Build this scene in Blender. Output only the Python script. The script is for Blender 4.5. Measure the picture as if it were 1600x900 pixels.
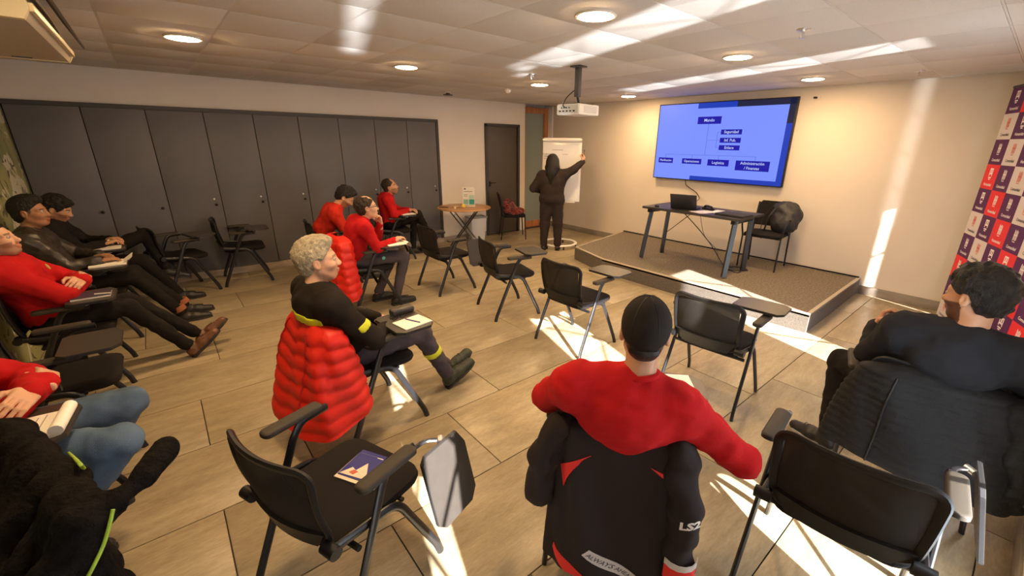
import bpy, bmesh, math, random
import numpy as np
from mathutils import Matrix, Vector

for _o in list(bpy.data.objects):
    bpy.data.objects.remove(_o)
SC = bpy.context.scene
COL = SC.collection
RNG = random.Random(7)
rad = math.radians

# ------------------------------------------------------------------ camera, sky, sun, exposure
CAM_H = 1.782
PITCH, ROLL, YAW = 0.3300, 0.0141, 0.8574
cam = bpy.data.cameras.new('camera')
cam.sensor_width = 36.0
cam.lens = 665.66 / 1600 * 36
cam.shift_x = -33.2 / 1600
cam.clip_start = 0.02
cam_o = bpy.data.objects.new('camera', cam)
COL.objects.link(cam_o)
_fw = Vector((math.cos(YAW) * math.cos(PITCH), math.sin(YAW) * math.cos(PITCH), -math.sin(PITCH)))
_r0 = Vector((math.sin(YAW), -math.cos(YAW), 0))
_u0 = _r0.cross(_fw)
_r = _r0 * math.cos(ROLL) + _u0 * math.sin(ROLL)
_u = -_r0 * math.sin(ROLL) + _u0 * math.cos(ROLL)
_m = Matrix((_r, _u, -_fw)).transposed().to_4x4()
_m.translation = Vector((0, 0, CAM_H))
cam_o.matrix_world = _m
SC.camera = cam_o

world = bpy.data.worlds.new('sky')
SC.world = world
world.use_nodes = True
_bg = world.node_tree.nodes['Background']
_bg.inputs['Color'].default_value = (0.80, 0.90, 1.0, 1)
_bg.inputs['Strength'].default_value = 11.0

def sun_lamp(name, direction, strength, angle, color):
    l = bpy.data.lights.new(name, 'SUN')
    l.energy = strength
    l.angle = rad(angle)
    l.color = color
    o = bpy.data.objects.new(name, l)
    COL.objects.link(o)
    o.rotation_euler = Vector(direction).to_track_quat('-Z', 'Y').to_euler()
    o.location = (2, -6, 4)
    return o
sun_lamp('sun', (0.30, 1, -0.52), 46.0, 0.6, (1.0, 0.94, 0.88))
# added upward sun lamp, stands in for sun mirrored by an unmodelled terrace
sun_lamp('terrace_bounce_stand_in', (0.30, 1, 0.52), 8.0, 1.6, (0.95, 0.98, 1.0))

vs = SC.view_settings
vs.view_transform = 'Standard'
vs.look = 'None'
vs.gamma = 1
vs.use_curve_mapping = False
vs.exposure = 0.0
LAMP_RAD = 280.0
LAMP_COL = (1.0, 0.645, 0.315)

# ------------------------------------------------------------------ materials
MATS = {}
def mat(name, col, rough=0.6, metal=0.0, var=0.0, vscale=8.0, bump=0.0, bscale=60.0, sheen=0.0, emit=0.0,
        spec=0.5, col2=None, stretch=(1, 1, 1), alpha=None, coat=0.0, detail=4.0, sss=0.0):
    if name in MATS:
        return MATS[name]
    m = bpy.data.materials.new(name)
    m.use_nodes = True
    nt = m.node_tree
    b = nt.nodes['Principled BSDF']
    c = tuple(col) + (1,)
    b.inputs['Base Color'].default_value = c
    b.inputs['Roughness'].default_value = rough
    b.inputs['Metallic'].default_value = metal
    b.inputs['Specular IOR Level'].default_value = spec
    if sheen:
        b.inputs['Sheen Weight'].default_value = sheen
        b.inputs['Sheen Roughness'].default_value = 0.5
    if coat:
        b.inputs['Coat Weight'].default_value = coat
    if sss:
        b.inputs['Subsurface Weight'].default_value = sss
        b.inputs['Subsurface Radius'].default_value = (0.01, 0.004, 0.002)
    if emit:
        b.inputs['Emission Color'].default_value = c
        b.inputs['Emission Strength'].default_value = emit
        b.inputs['Base Color'].default_value = (0.01, 0.01, 0.01, 1)
        b.inputs['Specular IOR Level'].default_value = 0.1
    if var or bump:
        tc = nt.nodes.new('ShaderNodeTexCoord')
        mp = nt.nodes.new('ShaderNodeMapping')
        mp.inputs['Scale'].default_value = stretch
        nt.links.new(tc.outputs['Object'], mp.inputs['Vector'])
    if var:
        n = nt.nodes.new('ShaderNodeTexNoise')
        n.inputs['Scale'].default_value = vscale
        n.inputs['Detail'].default_value = detail
        nt.links.new(mp.outputs['Vector'], n.inputs['Vector'])
        r = nt.nodes.new('ShaderNodeValToRGB')
        c2 = col2 if col2 else tuple(max(0, x * (1 - var)) for x in col)
        r.color_ramp.elements[0].color = tuple(c2) + (1,)
        r.color_ramp.elements[1].color = tuple(min(1, x * (1 + (0 if col2 else var * .6))) for x in col) + (1,)
        r.color_ramp.elements[0].position = 0.32
        r.color_ramp.elements[1].position = 0.68
        nt.links.new(n.outputs['Fac'], r.inputs['Fac'])
        nt.links.new(r.outputs['Color'], b.inputs['Base Color'])
    if bump:
        n = nt.nodes.new('ShaderNodeTexNoise')
        n.inputs['Scale'].default_value = bscale
        n.inputs['Detail'].default_value = 3
        nt.links.new(mp.outputs['Vector'], n.inputs['Vector'])
        bp = nt.nodes.new('ShaderNodeBump')
        bp.inputs['Strength'].default_value = min(1, bump)
        bp.inputs['Distance'].default_value = 0.01
        nt.links.new(n.outputs['Fac'], bp.inputs['Height'])
        nt.links.new(bp.outputs['Normal'], b.inputs['Normal'])
    if alpha is not None:
        b.inputs['Alpha'].default_value = alpha
    MATS[name] = m
    return m

def skin_mat(name, col):
    m = mat(name, col, rough=0.5, sss=0.12, spec=0.4)
    nt = m.node_tree
    b = nt.nodes['Principled BSDF']
    a = nt.nodes.new('ShaderNodeAttribute')
    a.attribute_name = 'tint'
    mx = nt.nodes.new('ShaderNodeMix')
    mx.data_type = 'RGBA'
    mx.blend_type = 'MULTIPLY'
    mx.inputs[0].default_value = 1.0
    mx.inputs[6].default_value = tuple(col) + (1,)
    nt.links.new(a.outputs['Color'], mx.inputs[7])
    nt.links.new(mx.outputs[2], b.inputs['Base Color'])
    return m

# ------------------------------------------------------------------ object helpers
def link(name, me, material=None, parent=None, loc=None, rotz=None):
    o = bpy.data.objects.new(name, me)
    COL.objects.link(o)
    if material is not None and me is not None and len(me.materials) == 0:
        me.materials.append(material)
    if parent is not None:
        o.parent = parent
    if loc is not None:
        o.location = loc
    if rotz is not None:
        o.rotation_euler = (0, 0, rotz)
    return o

def tag(o, label=None, cat=None, group=None, kind=None):
    if label:
        o['label'] = label
    if cat:
        o['category'] = cat
    if group:
        o['group'] = group
    if kind:
        o['kind'] = kind
    return o

def thing(name, label, cat, loc=(0, 0, 0), rotz=0.0, group=None):
    o = link(name, None, loc=loc, rotz=rotz)
    o.empty_display_size = 0.1
    return tag(o, label, cat, group)

def struct(o, label=None, cat=None):
    o['kind'] = 'structure'
    if label:
        tag(o, label, cat)
    return o

def copy_tree(o, parent=None):
    c = o.copy()
    COL.objects.link(c)
    c.parent = parent
    for ch in list(o.children):
        copy_tree(ch, c)
    return c

def rotm(ax, ay, az):
    return np.array(Matrix.Rotation(az, 3, 'Z') @ Matrix.Rotation(ay, 3, 'Y') @ Matrix.Rotation(ax, 3, 'X'))

def fillet(pts, r, n=5):
    P = [Vector(p) for p in pts]
    out = [P[0]]
    for i in range(1, len(P) - 1):
        a, b, c = P[i - 1], P[i], P[i + 1]
        d1 = (a - b); d2 = (c - b)
        rr = min(r, d1.length * .45, d2.length * .45)
        p1 = b + d1.normalized() * rr
        p2 = b + d2.normalized() * rr
        for k in range(n + 1):
            t = k / n
            out.append(p1 * (1 - t) ** 2 + b * 2 * t * (1 - t) + p2 * t * t)
    out.append(P[-1])
    return out

def spline(pts, n=8):
    P = [np.array(p, float) for p in pts]
    P = [2 * P[0] - P[1]] + P + [2 * P[-1] - P[-2]]
    out = []
    for i in range(1, len(P) - 2):
        for k in range(n):
            t = k / n
            a, b, c, d = P[i - 1:i + 3]
            out.append(.5 * (2 * b + (c - a) * t + (2 * a - 5 * b + 4 * c - d) * t * t + (3 * b - a - 3 * c + d) * t ** 3))
    out.append(P[-2])
    return out

class MB:
    """collects simple shapes into one mesh"""
    def __init__(s):
        s.v = []; s.f = []
    def add(s, v, f):
        n = len(s.v)
        s.v += [tuple(map(float, p)) for p in v]
        s.f += [tuple(i + n for i in q) for q in f]
        return s
    def box(s, c, d, rot=None, bev=0.0):
        hx, hy, hz = d[0] / 2, d[1] / 2, d[2] / 2
        if bev <= 0:
            v = np.array([(x, y, z) for x in (-hx, hx) for y in (-hy, hy) for z in (-hz, hz)])
            f = [(0, 1, 3, 2), (4, 6, 7, 5), (0, 4, 5, 1), (2, 3, 7, 6), (0, 2, 6, 4), (1, 5, 7, 3)]
        else:
            bm = bmesh.new()
            bmesh.ops.create_cube(bm, size=1)
            bmesh.ops.scale(bm, vec=d, verts=bm.verts)
            bmesh.ops.bevel(bm, geom=bm.edges[:], offset=bev, segments=2, profile=.6, affect='EDGES')
            bm.verts.index_update()
            v = np.array([p.co[:] for p in bm.verts])
            f = [tuple(q.index for q in fc.verts) for fc in bm.faces]
            bm.free()
        if rot is not None:
            v = v @ np.array(rot).T
        return s.add(v + np.array(c), f)
    def tube(s, pts, r, n=10, flat=None, up=(0, 0, 1), cap=True):
        """swept tube; r number or list; flat=(a,b) scale of the two section axes"""
        P = [np.array(p, float) for p in pts]
        m = len(P)
        R = [r] * m if not hasattr(r, '__len__') else list(r)
        fa, fb = flat if flat else (1, 1)
        T = []
        for i in range(m):
            t = P[min(i + 1, m - 1)] - P[max(i - 1, 0)]
            T.append(t / (np.linalg.norm(t) + 1e-9))
        upv = np.array(up, float)
        if abs(np.dot(upv, T[0])) > .95:
            upv = np.array((1., 0, 0)) if abs(T[0][0]) < .9 else np.array((0, 1., 0))
        a = np.cross(upv, T[0]); a /= np.linalg.norm(a)
        v = []
        for i in range(m):
            a = a - T[i] * np.dot(a, T[i]); a /= np.linalg.norm(a) + 1e-9
            b = np.cross(T[i], a)
            for k in range(n):
                g = 2 * math.pi * k / n
                v.append(P[i] + R[i] * (fa * math.cos(g) * a + fb * math.sin(g) * b))
        f = []
        for i in range(m - 1):
            for k in range(n):
                k2 = (k + 1) % n
                f.append((i * n + k, i * n + k2, (i + 1) * n + k2, (i + 1) * n + k))
        if cap:
            f.append(tuple(range(n - 1, -1, -1)))
            f.append(tuple((m - 1) * n + k for k in range(n)))
        return s.add(v, f)
    def cyl(s, a, b, r, r2=None, n=16):
        return s.tube([a, b], [r, r if r2 is None else r2], n)
    def lathe(s, prof, c=(0, 0, 0), n=24, rot=None):
        v = []
        for (r, z) in prof:
            for k in range(n):
                g = 2 * math.pi * k / n
                v.append((r * math.cos(g), r * math.sin(g), z))
        v = np.array(v)
        f = []
        for i in range(len(prof) - 1):
            for k in range(n):
                k2 = (k + 1) % n
                f.append((i * n + k, i * n + k2, (i + 1) * n + k2, (i + 1) * n + k))
        f.append(tuple(range(n - 1, -1, -1)))
        f.append(tuple((len(prof) - 1) * n + k for k in range(n)))
        if rot is not None:
            v = v @ np.array(rot).T
        return s.add(v + np.array(c), f)
    def prism(s, poly, z0, z1, fn=None):
        n = len(poly)
        v = [(x, y, z0) for x, y in poly] + [(x, y, z1) for x, y in poly]
        f = [tuple(range(n - 1, -1, -1)), tuple(range(n, 2 * n))] + [(k, (k + 1) % n, n + (k + 1) % n, n + k) for k in range(n)]
        if fn:
            v = [fn(*p) for p in v]
        return s.add(v, f)
    def grid(s, S, nu, nv, thick=None, closed=True):
        """surface S(u,v) in [0,1]^2 as a shell; thick: second surface offset along the normal"""
        A = np.array([[S(i / nu, j / nv) for j in range(nv + 1)] for i in range(nu + 1)], float)
        du = np.gradient(A, axis=0); dv = np.gradient(A, axis=1)
        N = np.cross(du, dv); N /= np.linalg.norm(N, axis=2, keepdims=True) + 1e-9
        W = nv + 1
        v = list(A.reshape(-1, 3)); f = []
        for i in range(nu):
            for j in range(nv):
                f.append((i * W + j, (i + 1) * W + j, (i + 1) * W + j + 1, i * W + j + 1))
        if thick:
            B = A - N * thick
            o = len(v)
            v += list(B.reshape(-1, 3))
            for i in range(nu):
                for j in range(nv):
                    f.append((o + i * W + j, o + i * W + j + 1, o + (i + 1) * W + j + 1, o + (i + 1) * W + j))
            for i in range(nu):
                f.append((i * W, o + i * W, o + (i + 1) * W, (i + 1) * W))
                f.append((i * W + nv, (i + 1) * W + nv, o + (i + 1) * W + nv, o + i * W + nv))
            for j in range(nv):
                f.append((j, j + 1, o + j + 1, o + j))
                f.append((nu * W + j, o + nu * W + j, o + nu * W + j + 1, nu * W + j + 1))
        return s.add(v, f)
    def mesh(s, name, smooth=40):
        me = bpy.data.meshes.new(name)
        me.from_pydata(s.v, [], s.f)
        me.update()
        bm = bmesh.new(); bm.from_mesh(me)
        bmesh.ops.recalc_face_normals(bm, faces=bm.faces)
        bm.to_mesh(me); bm.free()
        if smooth:
            me.shade_smooth()
            me.set_sharp_from_angle(angle=rad(smooth))
        return me
    def build(s, name, material, parent=None, smooth=40, loc=None, rotz=None):
        return link(name, s.mesh(name, smooth), material, parent, loc, rotz)

def round_poly(w, h, r, n=4, c=(0, 0)):
    out = []
    for sx, sy, a0 in ((1, 1, 0), (-1, 1, 90), (-1, -1, 180), (1, -1, 270)):
        for k in range(n + 1):
            g = rad(a0 + 90 * k / n)
            out.append((c[0] + sx * (w / 2 - r) + r * math.cos(g), c[1] + sy * (h / 2 - r) + r * math.sin(g)))
    return out

_text_cache = {}
def text_shape(s, size, align='CENTER', bold=0.0):
    """2-D outline of a word as vertices and faces (x to the right, y up, centred)"""
    key = (s, size, align, bold)
    if key not in _text_cache:
        c = bpy.data.curves.new('lettering', 'FONT')
        c.body = s; c.size = size; c.align_x = align; c.align_y = 'CENTER'; c.resolution_u = 2; c.offset = bold
        o = bpy.data.objects.new('lettering', c)
        COL.objects.link(o)
        dg = bpy.context.evaluated_depsgraph_get()
        me = bpy.data.meshes.new_from_object(o.evaluated_get(dg))
        v = np.array([p.co[:] for p in me.vertices]) if len(me.vertices) else np.zeros((0, 3))
        f = [tuple(p.vertices) for p in me.polygons]
        bpy.data.objects.remove(o); bpy.data.curves.remove(c); bpy.data.meshes.remove(me)
        _text_cache[key] = (v, f)
    return _text_cache[key]

def lettering(name, s, size, material, parent, fn, bold=0.0, align='CENTER'):
    """fn maps flat (x,y) to a 3-D point"""
    v, f = text_shape(s, size, align, bold)
    mb = MB().add([fn(p[0], p[1]) for p in v], f)
    me = bpy.data.meshes.new(name)
    me.from_pydata(mb.v, [], mb.f)
    return link(name, me, material, parent)

# ------------------------------------------------------------------ signed-distance modelling for bodies and clothes
def V3(*p):
    return np.array(p, float)
def unit(a):
    a = np.array(a, float)
    return a / (np.linalg.norm(a) + 1e-9)

class Field:
    def __init__(s, lo, hi, h):
        s.lo = np.array(lo, float); s.h = h
        s.n = np.ceil((np.array(hi) - s.lo) / h).astype(int) + 1
        s.D = np.full(s.n, 0.25, np.float32)
        s.ax = [s.lo[i] + h * np.arange(s.n[i]) for i in range(3)]
    def _sl(s, lo, hi):
        i0 = np.clip(np.floor((np.array(lo) - s.lo) / s.h).astype(int), 0, s.n)
        i1 = np.clip(np.ceil((np.array(hi) - s.lo) / s.h).astype(int) + 1, 0, s.n)
        return tuple(slice(a, b) for a, b in zip(i0, i1))
    def _grid(s, sl):
        return (s.ax[0][sl[0]][:, None, None].astype(np.float32), s.ax[1][sl[1]][None, :, None].astype(np.float32), s.ax[2][sl[2]][None, None, :].astype(np.float32))
    def _mix(s, sl, d, k, mode):
        a = s.D[sl]
        if a.size == 0:
            return
        if mode == 'sub':
            d = -d
            h = np.maximum(k - np.abs(a - d), 0) / k
            s.D[sl] = np.maximum(a, d) + h * h * k * .25
        else:
            h = np.maximum(k - np.abs(a - d), 0) / k
            s.D[sl] = np.minimum(a, d) - h * h * k * .25
    def cone(s, a, b, r0, r1, k=.03, mode='add', sq=(1, 1, 1)):
        a = np.array(a, float); b = np.array(b, float)
        R = max(r0, r1) + k + .05
        sl = s._sl(np.minimum(a, b) - R, np.maximum(a, b) + R)
        X, Y, Z = s._grid(sl)
        ab = b - a; L2 = float(ab @ ab) + 1e-12
        t = np.clip(((X - a[0]) * ab[0] + (Y - a[1]) * ab[1] + (Z - a[2]) * ab[2]) / L2, 0, 1)
        d = np.sqrt(((X - a[0] - t * ab[0]) * sq[0]) ** 2 + ((Y - a[1] - t * ab[1]) * sq[1]) ** 2 + ((Z - a[2] - t * ab[2]) * sq[2]) ** 2) - (r0 + (r1 - r0) * t)
        s._mix(sl, d, k, mode)
        return s
    def chain(s, pts, rs, k=.02, mode='add'):
        for i in range(len(pts) - 1):
            s.cone(pts[i], pts[i + 1], rs[i], rs[i + 1], k, mode)
        return s
    def ell(s, c, r, rot=None, k=.03, mode='add'):
        c = np.array(c, float); r = np.array(r, float)
        R = r.max() + k + .05
        sl = s._sl(c - R, c + R)
        X, Y, Z = s._grid(sl)
        X, Y, Z = X - c[0], Y - c[1], Z - c[2]
        if rot is not None:
            M = np.array(rot)          # columns: local axes
            X, Y, Z = (X * M[0, i] + Y * M[1, i] + Z * M[2, i] for i in range(3))
        q0 = np.sqrt((X / r[0]) ** 2 + (Y / r[1]) ** 2 + (Z / r[2]) ** 2)
        q1 = np.sqrt((X / r[0] ** 2) ** 2 + (Y / r[1] ** 2) ** 2 + (Z / r[2] ** 2) ** 2) + 1e-6
        s._mix(sl, q0 * (q0 - 1) / q1, k, mode)
        return s
    def rbox(s, c, hd, rr, rot=None, k=.01, mode='add'):
        c = np.array(c, float); hd = np.array(hd, float)
        R = np.linalg.norm(hd) + k + .03
        sl = s._sl(c - R, c + R)
        X, Y, Z = s._grid(sl)
        X, Y, Z = X - c[0], Y - c[1], Z - c[2]
        if rot is not None:
            M = np.array(rot)
            X, Y, Z = (X * M[0, i] + Y * M[1, i] + Z * M[2, i] for i in range(3))
        qx, qy, qz = np.abs(X) - hd[0] + rr, np.abs(Y) - hd[1] + rr, np.abs(Z) - hd[2] + rr
        d = np.sqrt(np.maximum(qx, 0) ** 2 + np.maximum(qy, 0) ** 2 + np.maximum(qz, 0) ** 2) + np.minimum(np.maximum(qx, np.maximum(qy, qz)), 0) - rr
        s._mix(sl, d, k, mode)
        return s
    def plane(s, p, nrm, k=.004):
        """keep the side the normal points away from"""
        X, Y, Z = s._grid((slice(None),) * 3)
        n = unit(nrm)
        d = (X - p[0]) * n[0] + (Y - p[1]) * n[1] + (Z - p[2]) * n[2]
        h = np.maximum(k - np.abs(s.D - d), 0) / k
        s.D = np.maximum(s.D, d) + h * h * k * .25
        return s
    def noise(s, amp, wave, seed=0, n=6, stretch=(1, 1, 1)):
        rg = np.random.RandomState(seed)
        X, Y, Z = s._grid((slice(None),) * 3)
        acc = 0
        for i in range(n):
            q = rg.normal(size=3); q = q / np.linalg.norm(q) * 2 * math.pi / (wave * rg.uniform(.6, 1.6)) / np.array(stretch)
            ph = rg.uniform(0, 6.28)
            acc = acc + np.sin(X * q[0] + Y * q[1] + Z * q[2] + ph + 1.3 * np.sin((X * q[1] - Y * q[0] + Z * q[2]) * .6))
        s.D = s.D + (amp / math.sqrt(n) * acc).astype(np.float32)
        return s
    def surface(s):
        D = s.D
        S = D < 0
        S[0] = S[-1] = False; S[:, 0] = S[:, -1] = False; S[:, :, 0] = S[:, :, -1] = False
        D = np.where(S, D, np.abs(D) + 1e-7)
        cnt = np.zeros(np.array(D.shape) - 1, np.int8)
        cor = [(i, j, k) for i in (0, 1) for j in (0, 1) for k in (0, 1)]
        def sub(A, c):
            return A[c[0]:A.shape[0] - 1 + c[0], c[1]:A.shape[1] - 1 + c[1], c[2]:A.shape[2] - 1 + c[2]]
        for c in cor:
            cnt += sub(S, c)
        act = (cnt > 0) & (cnt < 8)
        I = np.argwhere(act)
        idx = np.full(act.shape, -1, np.int32)
        idx[act] = np.arange(len(I))
        vals = {c: D[I[:, 0] + c[0], I[:, 1] + c[1], I[:, 2] + c[2]] for c in cor}
        pos = np.zeros((len(I), 3)); w = np.zeros(len(I))
        for c in cor:
            for ax in range(3):
                if c[ax] == 0:
                    c2 = list(c); c2[ax] = 1; c2 = tuple(c2)
                    a, b = vals[c], vals[c2]
                    m = (a < 0) != (b < 0)
                    t = np.where(m, a / (a - b + 1e-12), 0)
                    p = np.array(c, float)[None] + 0 * pos
                    p[:, ax] = t
                    pos += p * m[:, None]; w += m
        verts = (I + pos / w[:, None]) * s.h + s.lo
        F = []
        for ax in range(3):
            o1, o2 = [(1, 2), (2, 0), (0, 1)][ax]
            sh = [slice(None)] * 3; sh[ax] = slice(0, -1)
            sh2 = [slice(None)] * 3; sh2[ax] = slice(1, None)
            a = S[tuple(sh)]; b = S[tuple(sh2)]
            E = np.argwhere(a != b)
            fl = a[E[:, 0], E[:, 1], E[:, 2]]
            q = []
            for d1, d2 in ((-1, -1), (0, -1), (0, 0), (-1, 0)):
                e = E.copy(); e[:, o1] += d1; e[:, o2] += d2
                q.append(idx[e[:, 0], e[:, 1], e[:, 2]])
            q = np.stack(q, 1)
            q[~fl] = q[~fl][:, ::-1]
            F.append(q)
        return verts, np.concatenate(F)

def np_mesh(name, parts, smooth=True):
    """parts: list of (verts, quads, material index)"""
    me = bpy.data.meshes.new(name)
    V = np.concatenate([p[0] for p in parts]); off = 0; Q = []; MI = []
    for v, q, mi in parts:
        Q.append(q + off); off += len(v); MI.append(np.full(len(q), mi, np.int32))
    Q = np.concatenate(Q).astype(np.int32); MI = np.concatenate(MI)
    me.vertices.add(len(V)); me.vertices.foreach_set('co', V.astype(np.float32).ravel())
    me.loops.add(Q.size); me.loops.foreach_set('vertex_index', Q.ravel())
    me.polygons.add(len(Q))
    me.polygons.foreach_set('loop_start', np.arange(0, Q.size, 4, dtype=np.int32))
    me.polygons.foreach_set('material_index', MI)
    me.update(calc_edges=True)
    if smooth:
        me.shade_smooth()
    return me

# ------------------------------------------------------------------ shared materials
def tile_mat(name, c1, c2, stretch, rough, scale=3.0, bump=.05, fine=.45):
    m = bpy.data.materials.new(name); m.use_nodes = True
    nt = m.node_tree; b = nt.nodes['Principled BSDF']
    tc = nt.nodes.new('ShaderNodeTexCoord'); oi = nt.nodes.new('ShaderNodeObjectInfo')
    mp = nt.nodes.new('ShaderNodeMapping'); mp.inputs['Scale'].default_value = stretch
    ad = nt.nodes.new('ShaderNodeVectorMath'); ad.operation = 'MULTIPLY_ADD'
    ad.inputs[1].default_value = (1, 1, 1)
    cb = nt.nodes.new('ShaderNodeVectorMath'); cb.operation = 'SCALE'
    cb.inputs[0].default_value = (37, 19, 11)
    nt.links.new(oi.outputs['Random'], cb.inputs['Scale'])
    nt.links.new(tc.outputs['Object'], mp.inputs['Vector'])
    nt.links.new(mp.outputs['Vector'], ad.inputs[0]); nt.links.new(cb.outputs['Vector'], ad.inputs[2])
    n = nt.nodes.new('ShaderNodeTexNoise'); n.inputs['Scale'].default_value = scale; n.inputs['Detail'].default_value = 8; n.inputs['Roughness'].default_value = .62
    nt.links.new(ad.outputs['Vector'], n.inputs['Vector'])
    r = nt.nodes.new('ShaderNodeValToRGB')
    r.color_ramp.elements[0].position = .34; r.color_ramp.elements[1].position = .66
    r.color_ramp.elements[0].color = c1 + (1,); r.color_ramp.elements[1].color = c2 + (1,)
    n2 = nt.nodes.new('ShaderNodeTexNoise'); n2.inputs['Scale'].default_value = scale * 7; n2.inputs['Detail'].default_value = 6; n2.inputs['Roughness'].default_value = .7
    nt.links.new(ad.outputs['Vector'], n2.inputs['Vector'])
    av = nt.nodes.new('ShaderNodeMix'); av.data_type = 'FLOAT'; av.inputs[0].default_value = fine
    nt.links.new(n.outputs['Fac'], av.inputs[2]); nt.links.new(n2.outputs['Fac'], av.inputs[3])
    nt.links.new(av.outputs[0], r.inputs['Fac'])
    hs = nt.nodes.new('ShaderNodeHueSaturation')
    mr = nt.nodes.new('ShaderNodeMapRange'); mr.inputs[3].default_value = .9; mr.inputs[4].default_value = 1.08
    nt.links.new(oi.outputs['Random'], mr.inputs[0]); nt.links.new(mr.outputs[0], hs.inputs['Value'])
    nt.links.new(r.outputs['Color'], hs.inputs['Color']); nt.links.new(hs.outputs['Color'], b.inputs['Base Color'])
    b.inputs['Roughness'].default_value = rough
    bp = nt.nodes.new('ShaderNodeBump'); bp.inputs['Strength'].default_value = bump; bp.inputs['Distance'].default_value = .01
    nt.links.new(n.outputs['Fac'], bp.inputs['Height']); nt.links.new(bp.outputs['Normal'], b.inputs['Normal'])
    return m
M_floor = tile_mat('wood_look_tile', (.255, .205, .128), (.455, .378, .248), (1.2, 5.0, 1), .36)
M_grout = mat('grout', (.07, .055, .04), .9)
M_ctile = tile_mat('ceiling_tile_board', (.60, .57, .54), (.68, .65, .62), (1, 1, 1), .85, 90, .25)
M_tbar = mat('painted_ceiling_bar', (.62, .59, .56), .5)
M_wall = mat('warm_white_paint', (.74, .68, .60), .8, var=.03, vscale=2, bump=.04, bscale=220)
M_wallT = mat('beige_white_paint', (.74, .67, .58), .75, var=.03, vscale=2, bump=.04, bscale=220)
M_skirt = mat('grey_brown_skirting', (.30, .26, .22), .5, var=.15, vscale=6, stretch=(1, 1, 4))
M_skirtL = mat('pale_skirting', (.42, .35, .27), .5, var=.2, vscale=6, stretch=(1, 1, 4))
M_locker = mat('grey_laminate', (.115, .112, .118), .5, var=.14, vscale=1.6, bump=.03, bscale=40)
M_lockfr = mat('dark_grey_trim', (.045, .042, .04), .5)
M_gap = mat('shadow_gap_board', (.02, .02, .02), .9)
M_steel = mat('brushed_steel', (.75, .75, .74), .3, metal=1)
M_blk = mat('black_plastic', (.011, .011, .012), .45, spec=.35)
M_blkf = mat('black_seat_fabric', (.014, .012, .012), .9, bump=.25, bscale=500, spec=.2)
M_tube = mat('black_lacquered_tube', (.012, .012, .014), .3, spec=.5)
M_arm = mat('dark_arm_pad', (.045, .038, .030), .6, spec=.3)
M_tab = mat('dark_laminate_tablet', (.045, .039, .034), .38, var=.08, vscale=30)
M_tabe = mat('tablet_edge', (.02, .02, .022), .4)
M_white = mat('white_plastic', (.80, .78, .74), .4)
M_paper = mat('paper', (.86, .83, .77), .8)
M_ink = mat('printed_ink', (.05, .05, .06), .8)
M_doorg = mat('grey_brown_door', (.085, .072, .060), .5, var=.08, vscale=2)
M_orange = mat('orange_wood', (.50, .20, .075), .45, var=.25, vscale=5, stretch=(6, 6, .8))
M_frost = mat('frosted_green_glass', (.26, .31, .28), .25, spec=.5)

def weave_mat(name, col, alpha):
    m = mat(name, col, .75)
    nt = m.node_tree; b = nt.nodes['Principled BSDF']
    b.inputs['Alpha'].default_value = alpha
    return m
M_mesh = weave_mat('black_mesh_fabric', (.014, .012, .011), .86)

# ------------------------------------------------------------------ the room
XL, XT, YB, YW, ZC = -1.05, 6.55, 7.0, -.36, 2.485
floor = struct(MB().box(((XL + XT) / 2, (YB + YW) / 2 + .1, -.06), (XT - XL + .4, YB - YW + .8, .10)).build('floor', M_grout), 'wood-look porcelain tile floor in staggered rows', 'floor')
rows = [(-.36 + 0, -.24)]
y = -.24
while y < YB:
    rows.append((y, min(y + .63, YB))); y += .63
offs = {-.24: .2, .39: .89, 1.02: .53, 1.65: -.08, 2.28: .37, 2.91: -.08, 3.54: .62, 4.17: .1, 4.80: .9, 5.43: .45, 6.06: 0., 6.69: .7}
_tm = {}
def slab_mesh(key, w, d, h, bev):
    if key not in _tm:
        _tm[key] = MB().box((0, 0, -h / 2), (w, d, h), bev=bev).mesh('tile')
    return _tm[key]
for (y0, y1) in rows:
    o0 = min(offs.items(), key=lambda kv: abs(kv[0] - y0))[1]
    x = o0 - 1.28 * 3
    while x < XT:
        a, b = max(x, XL), min(x + 1.28, XT)
        if b - a > .03 and y1 - y0 > .02:
            w, d = round(b - a - .006, 3), round(y1 - y0 - .006, 3)
            t = link('floor_tile', slab_mesh(('f', w, d), w, d, .012, .0015), M_floor, floor, ((a + b) / 2, (y0 + y1) / 2, 0))
        x += 1.28

ceiling = struct(MB().box(((XL + XT) / 2, (YB + YW) / 2 + .1, ZC + .09), (XT - XL + .4, YB - YW + .8, .10)).build('ceiling', M_gap), 'suspended ceiling of square mineral tiles', 'ceiling')
GX, GY = 2.92 - .6 * 7, .965 - .6 * 3
xs = [GX + .6 * i for i in range(14)]; ys = [GY + .6 * i for i in range(14)]
for i in range(13):
    for j in range(14 - 1):
        a, b = max(xs[i], XL), min(xs[i + 1], XT); c, d = max(ys[j], YW), min(ys[j + 1], YB)
        if b - a < .03 or d - c < .03:
            continue
        w, dd = round(b - a - .014, 3), round(d - c - .014, 3)
        link('ceiling_tile', slab_mesh(('c', w, dd), w, dd, .016, .003), M_ctile, ceiling, ((a + b) / 2, (c + d) / 2, ZC + .018))
for x in xs:
    if XL < x < XT:
        MB().box((0, 0, 0), (.015, YB - YW, .03)).build('ceiling_bar', M_tbar, ceiling, 0, (x, (YB + YW) / 2, ZC + .018))
for yy in ys:
    if YW < yy < YB:
        MB().box((0, 0, 0), (XT - XL, .011, .03)).build('ceiling_bar', M_tbar, ceiling, 0, ((XL + XT) / 2, yy, ZC + .0185))

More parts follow.
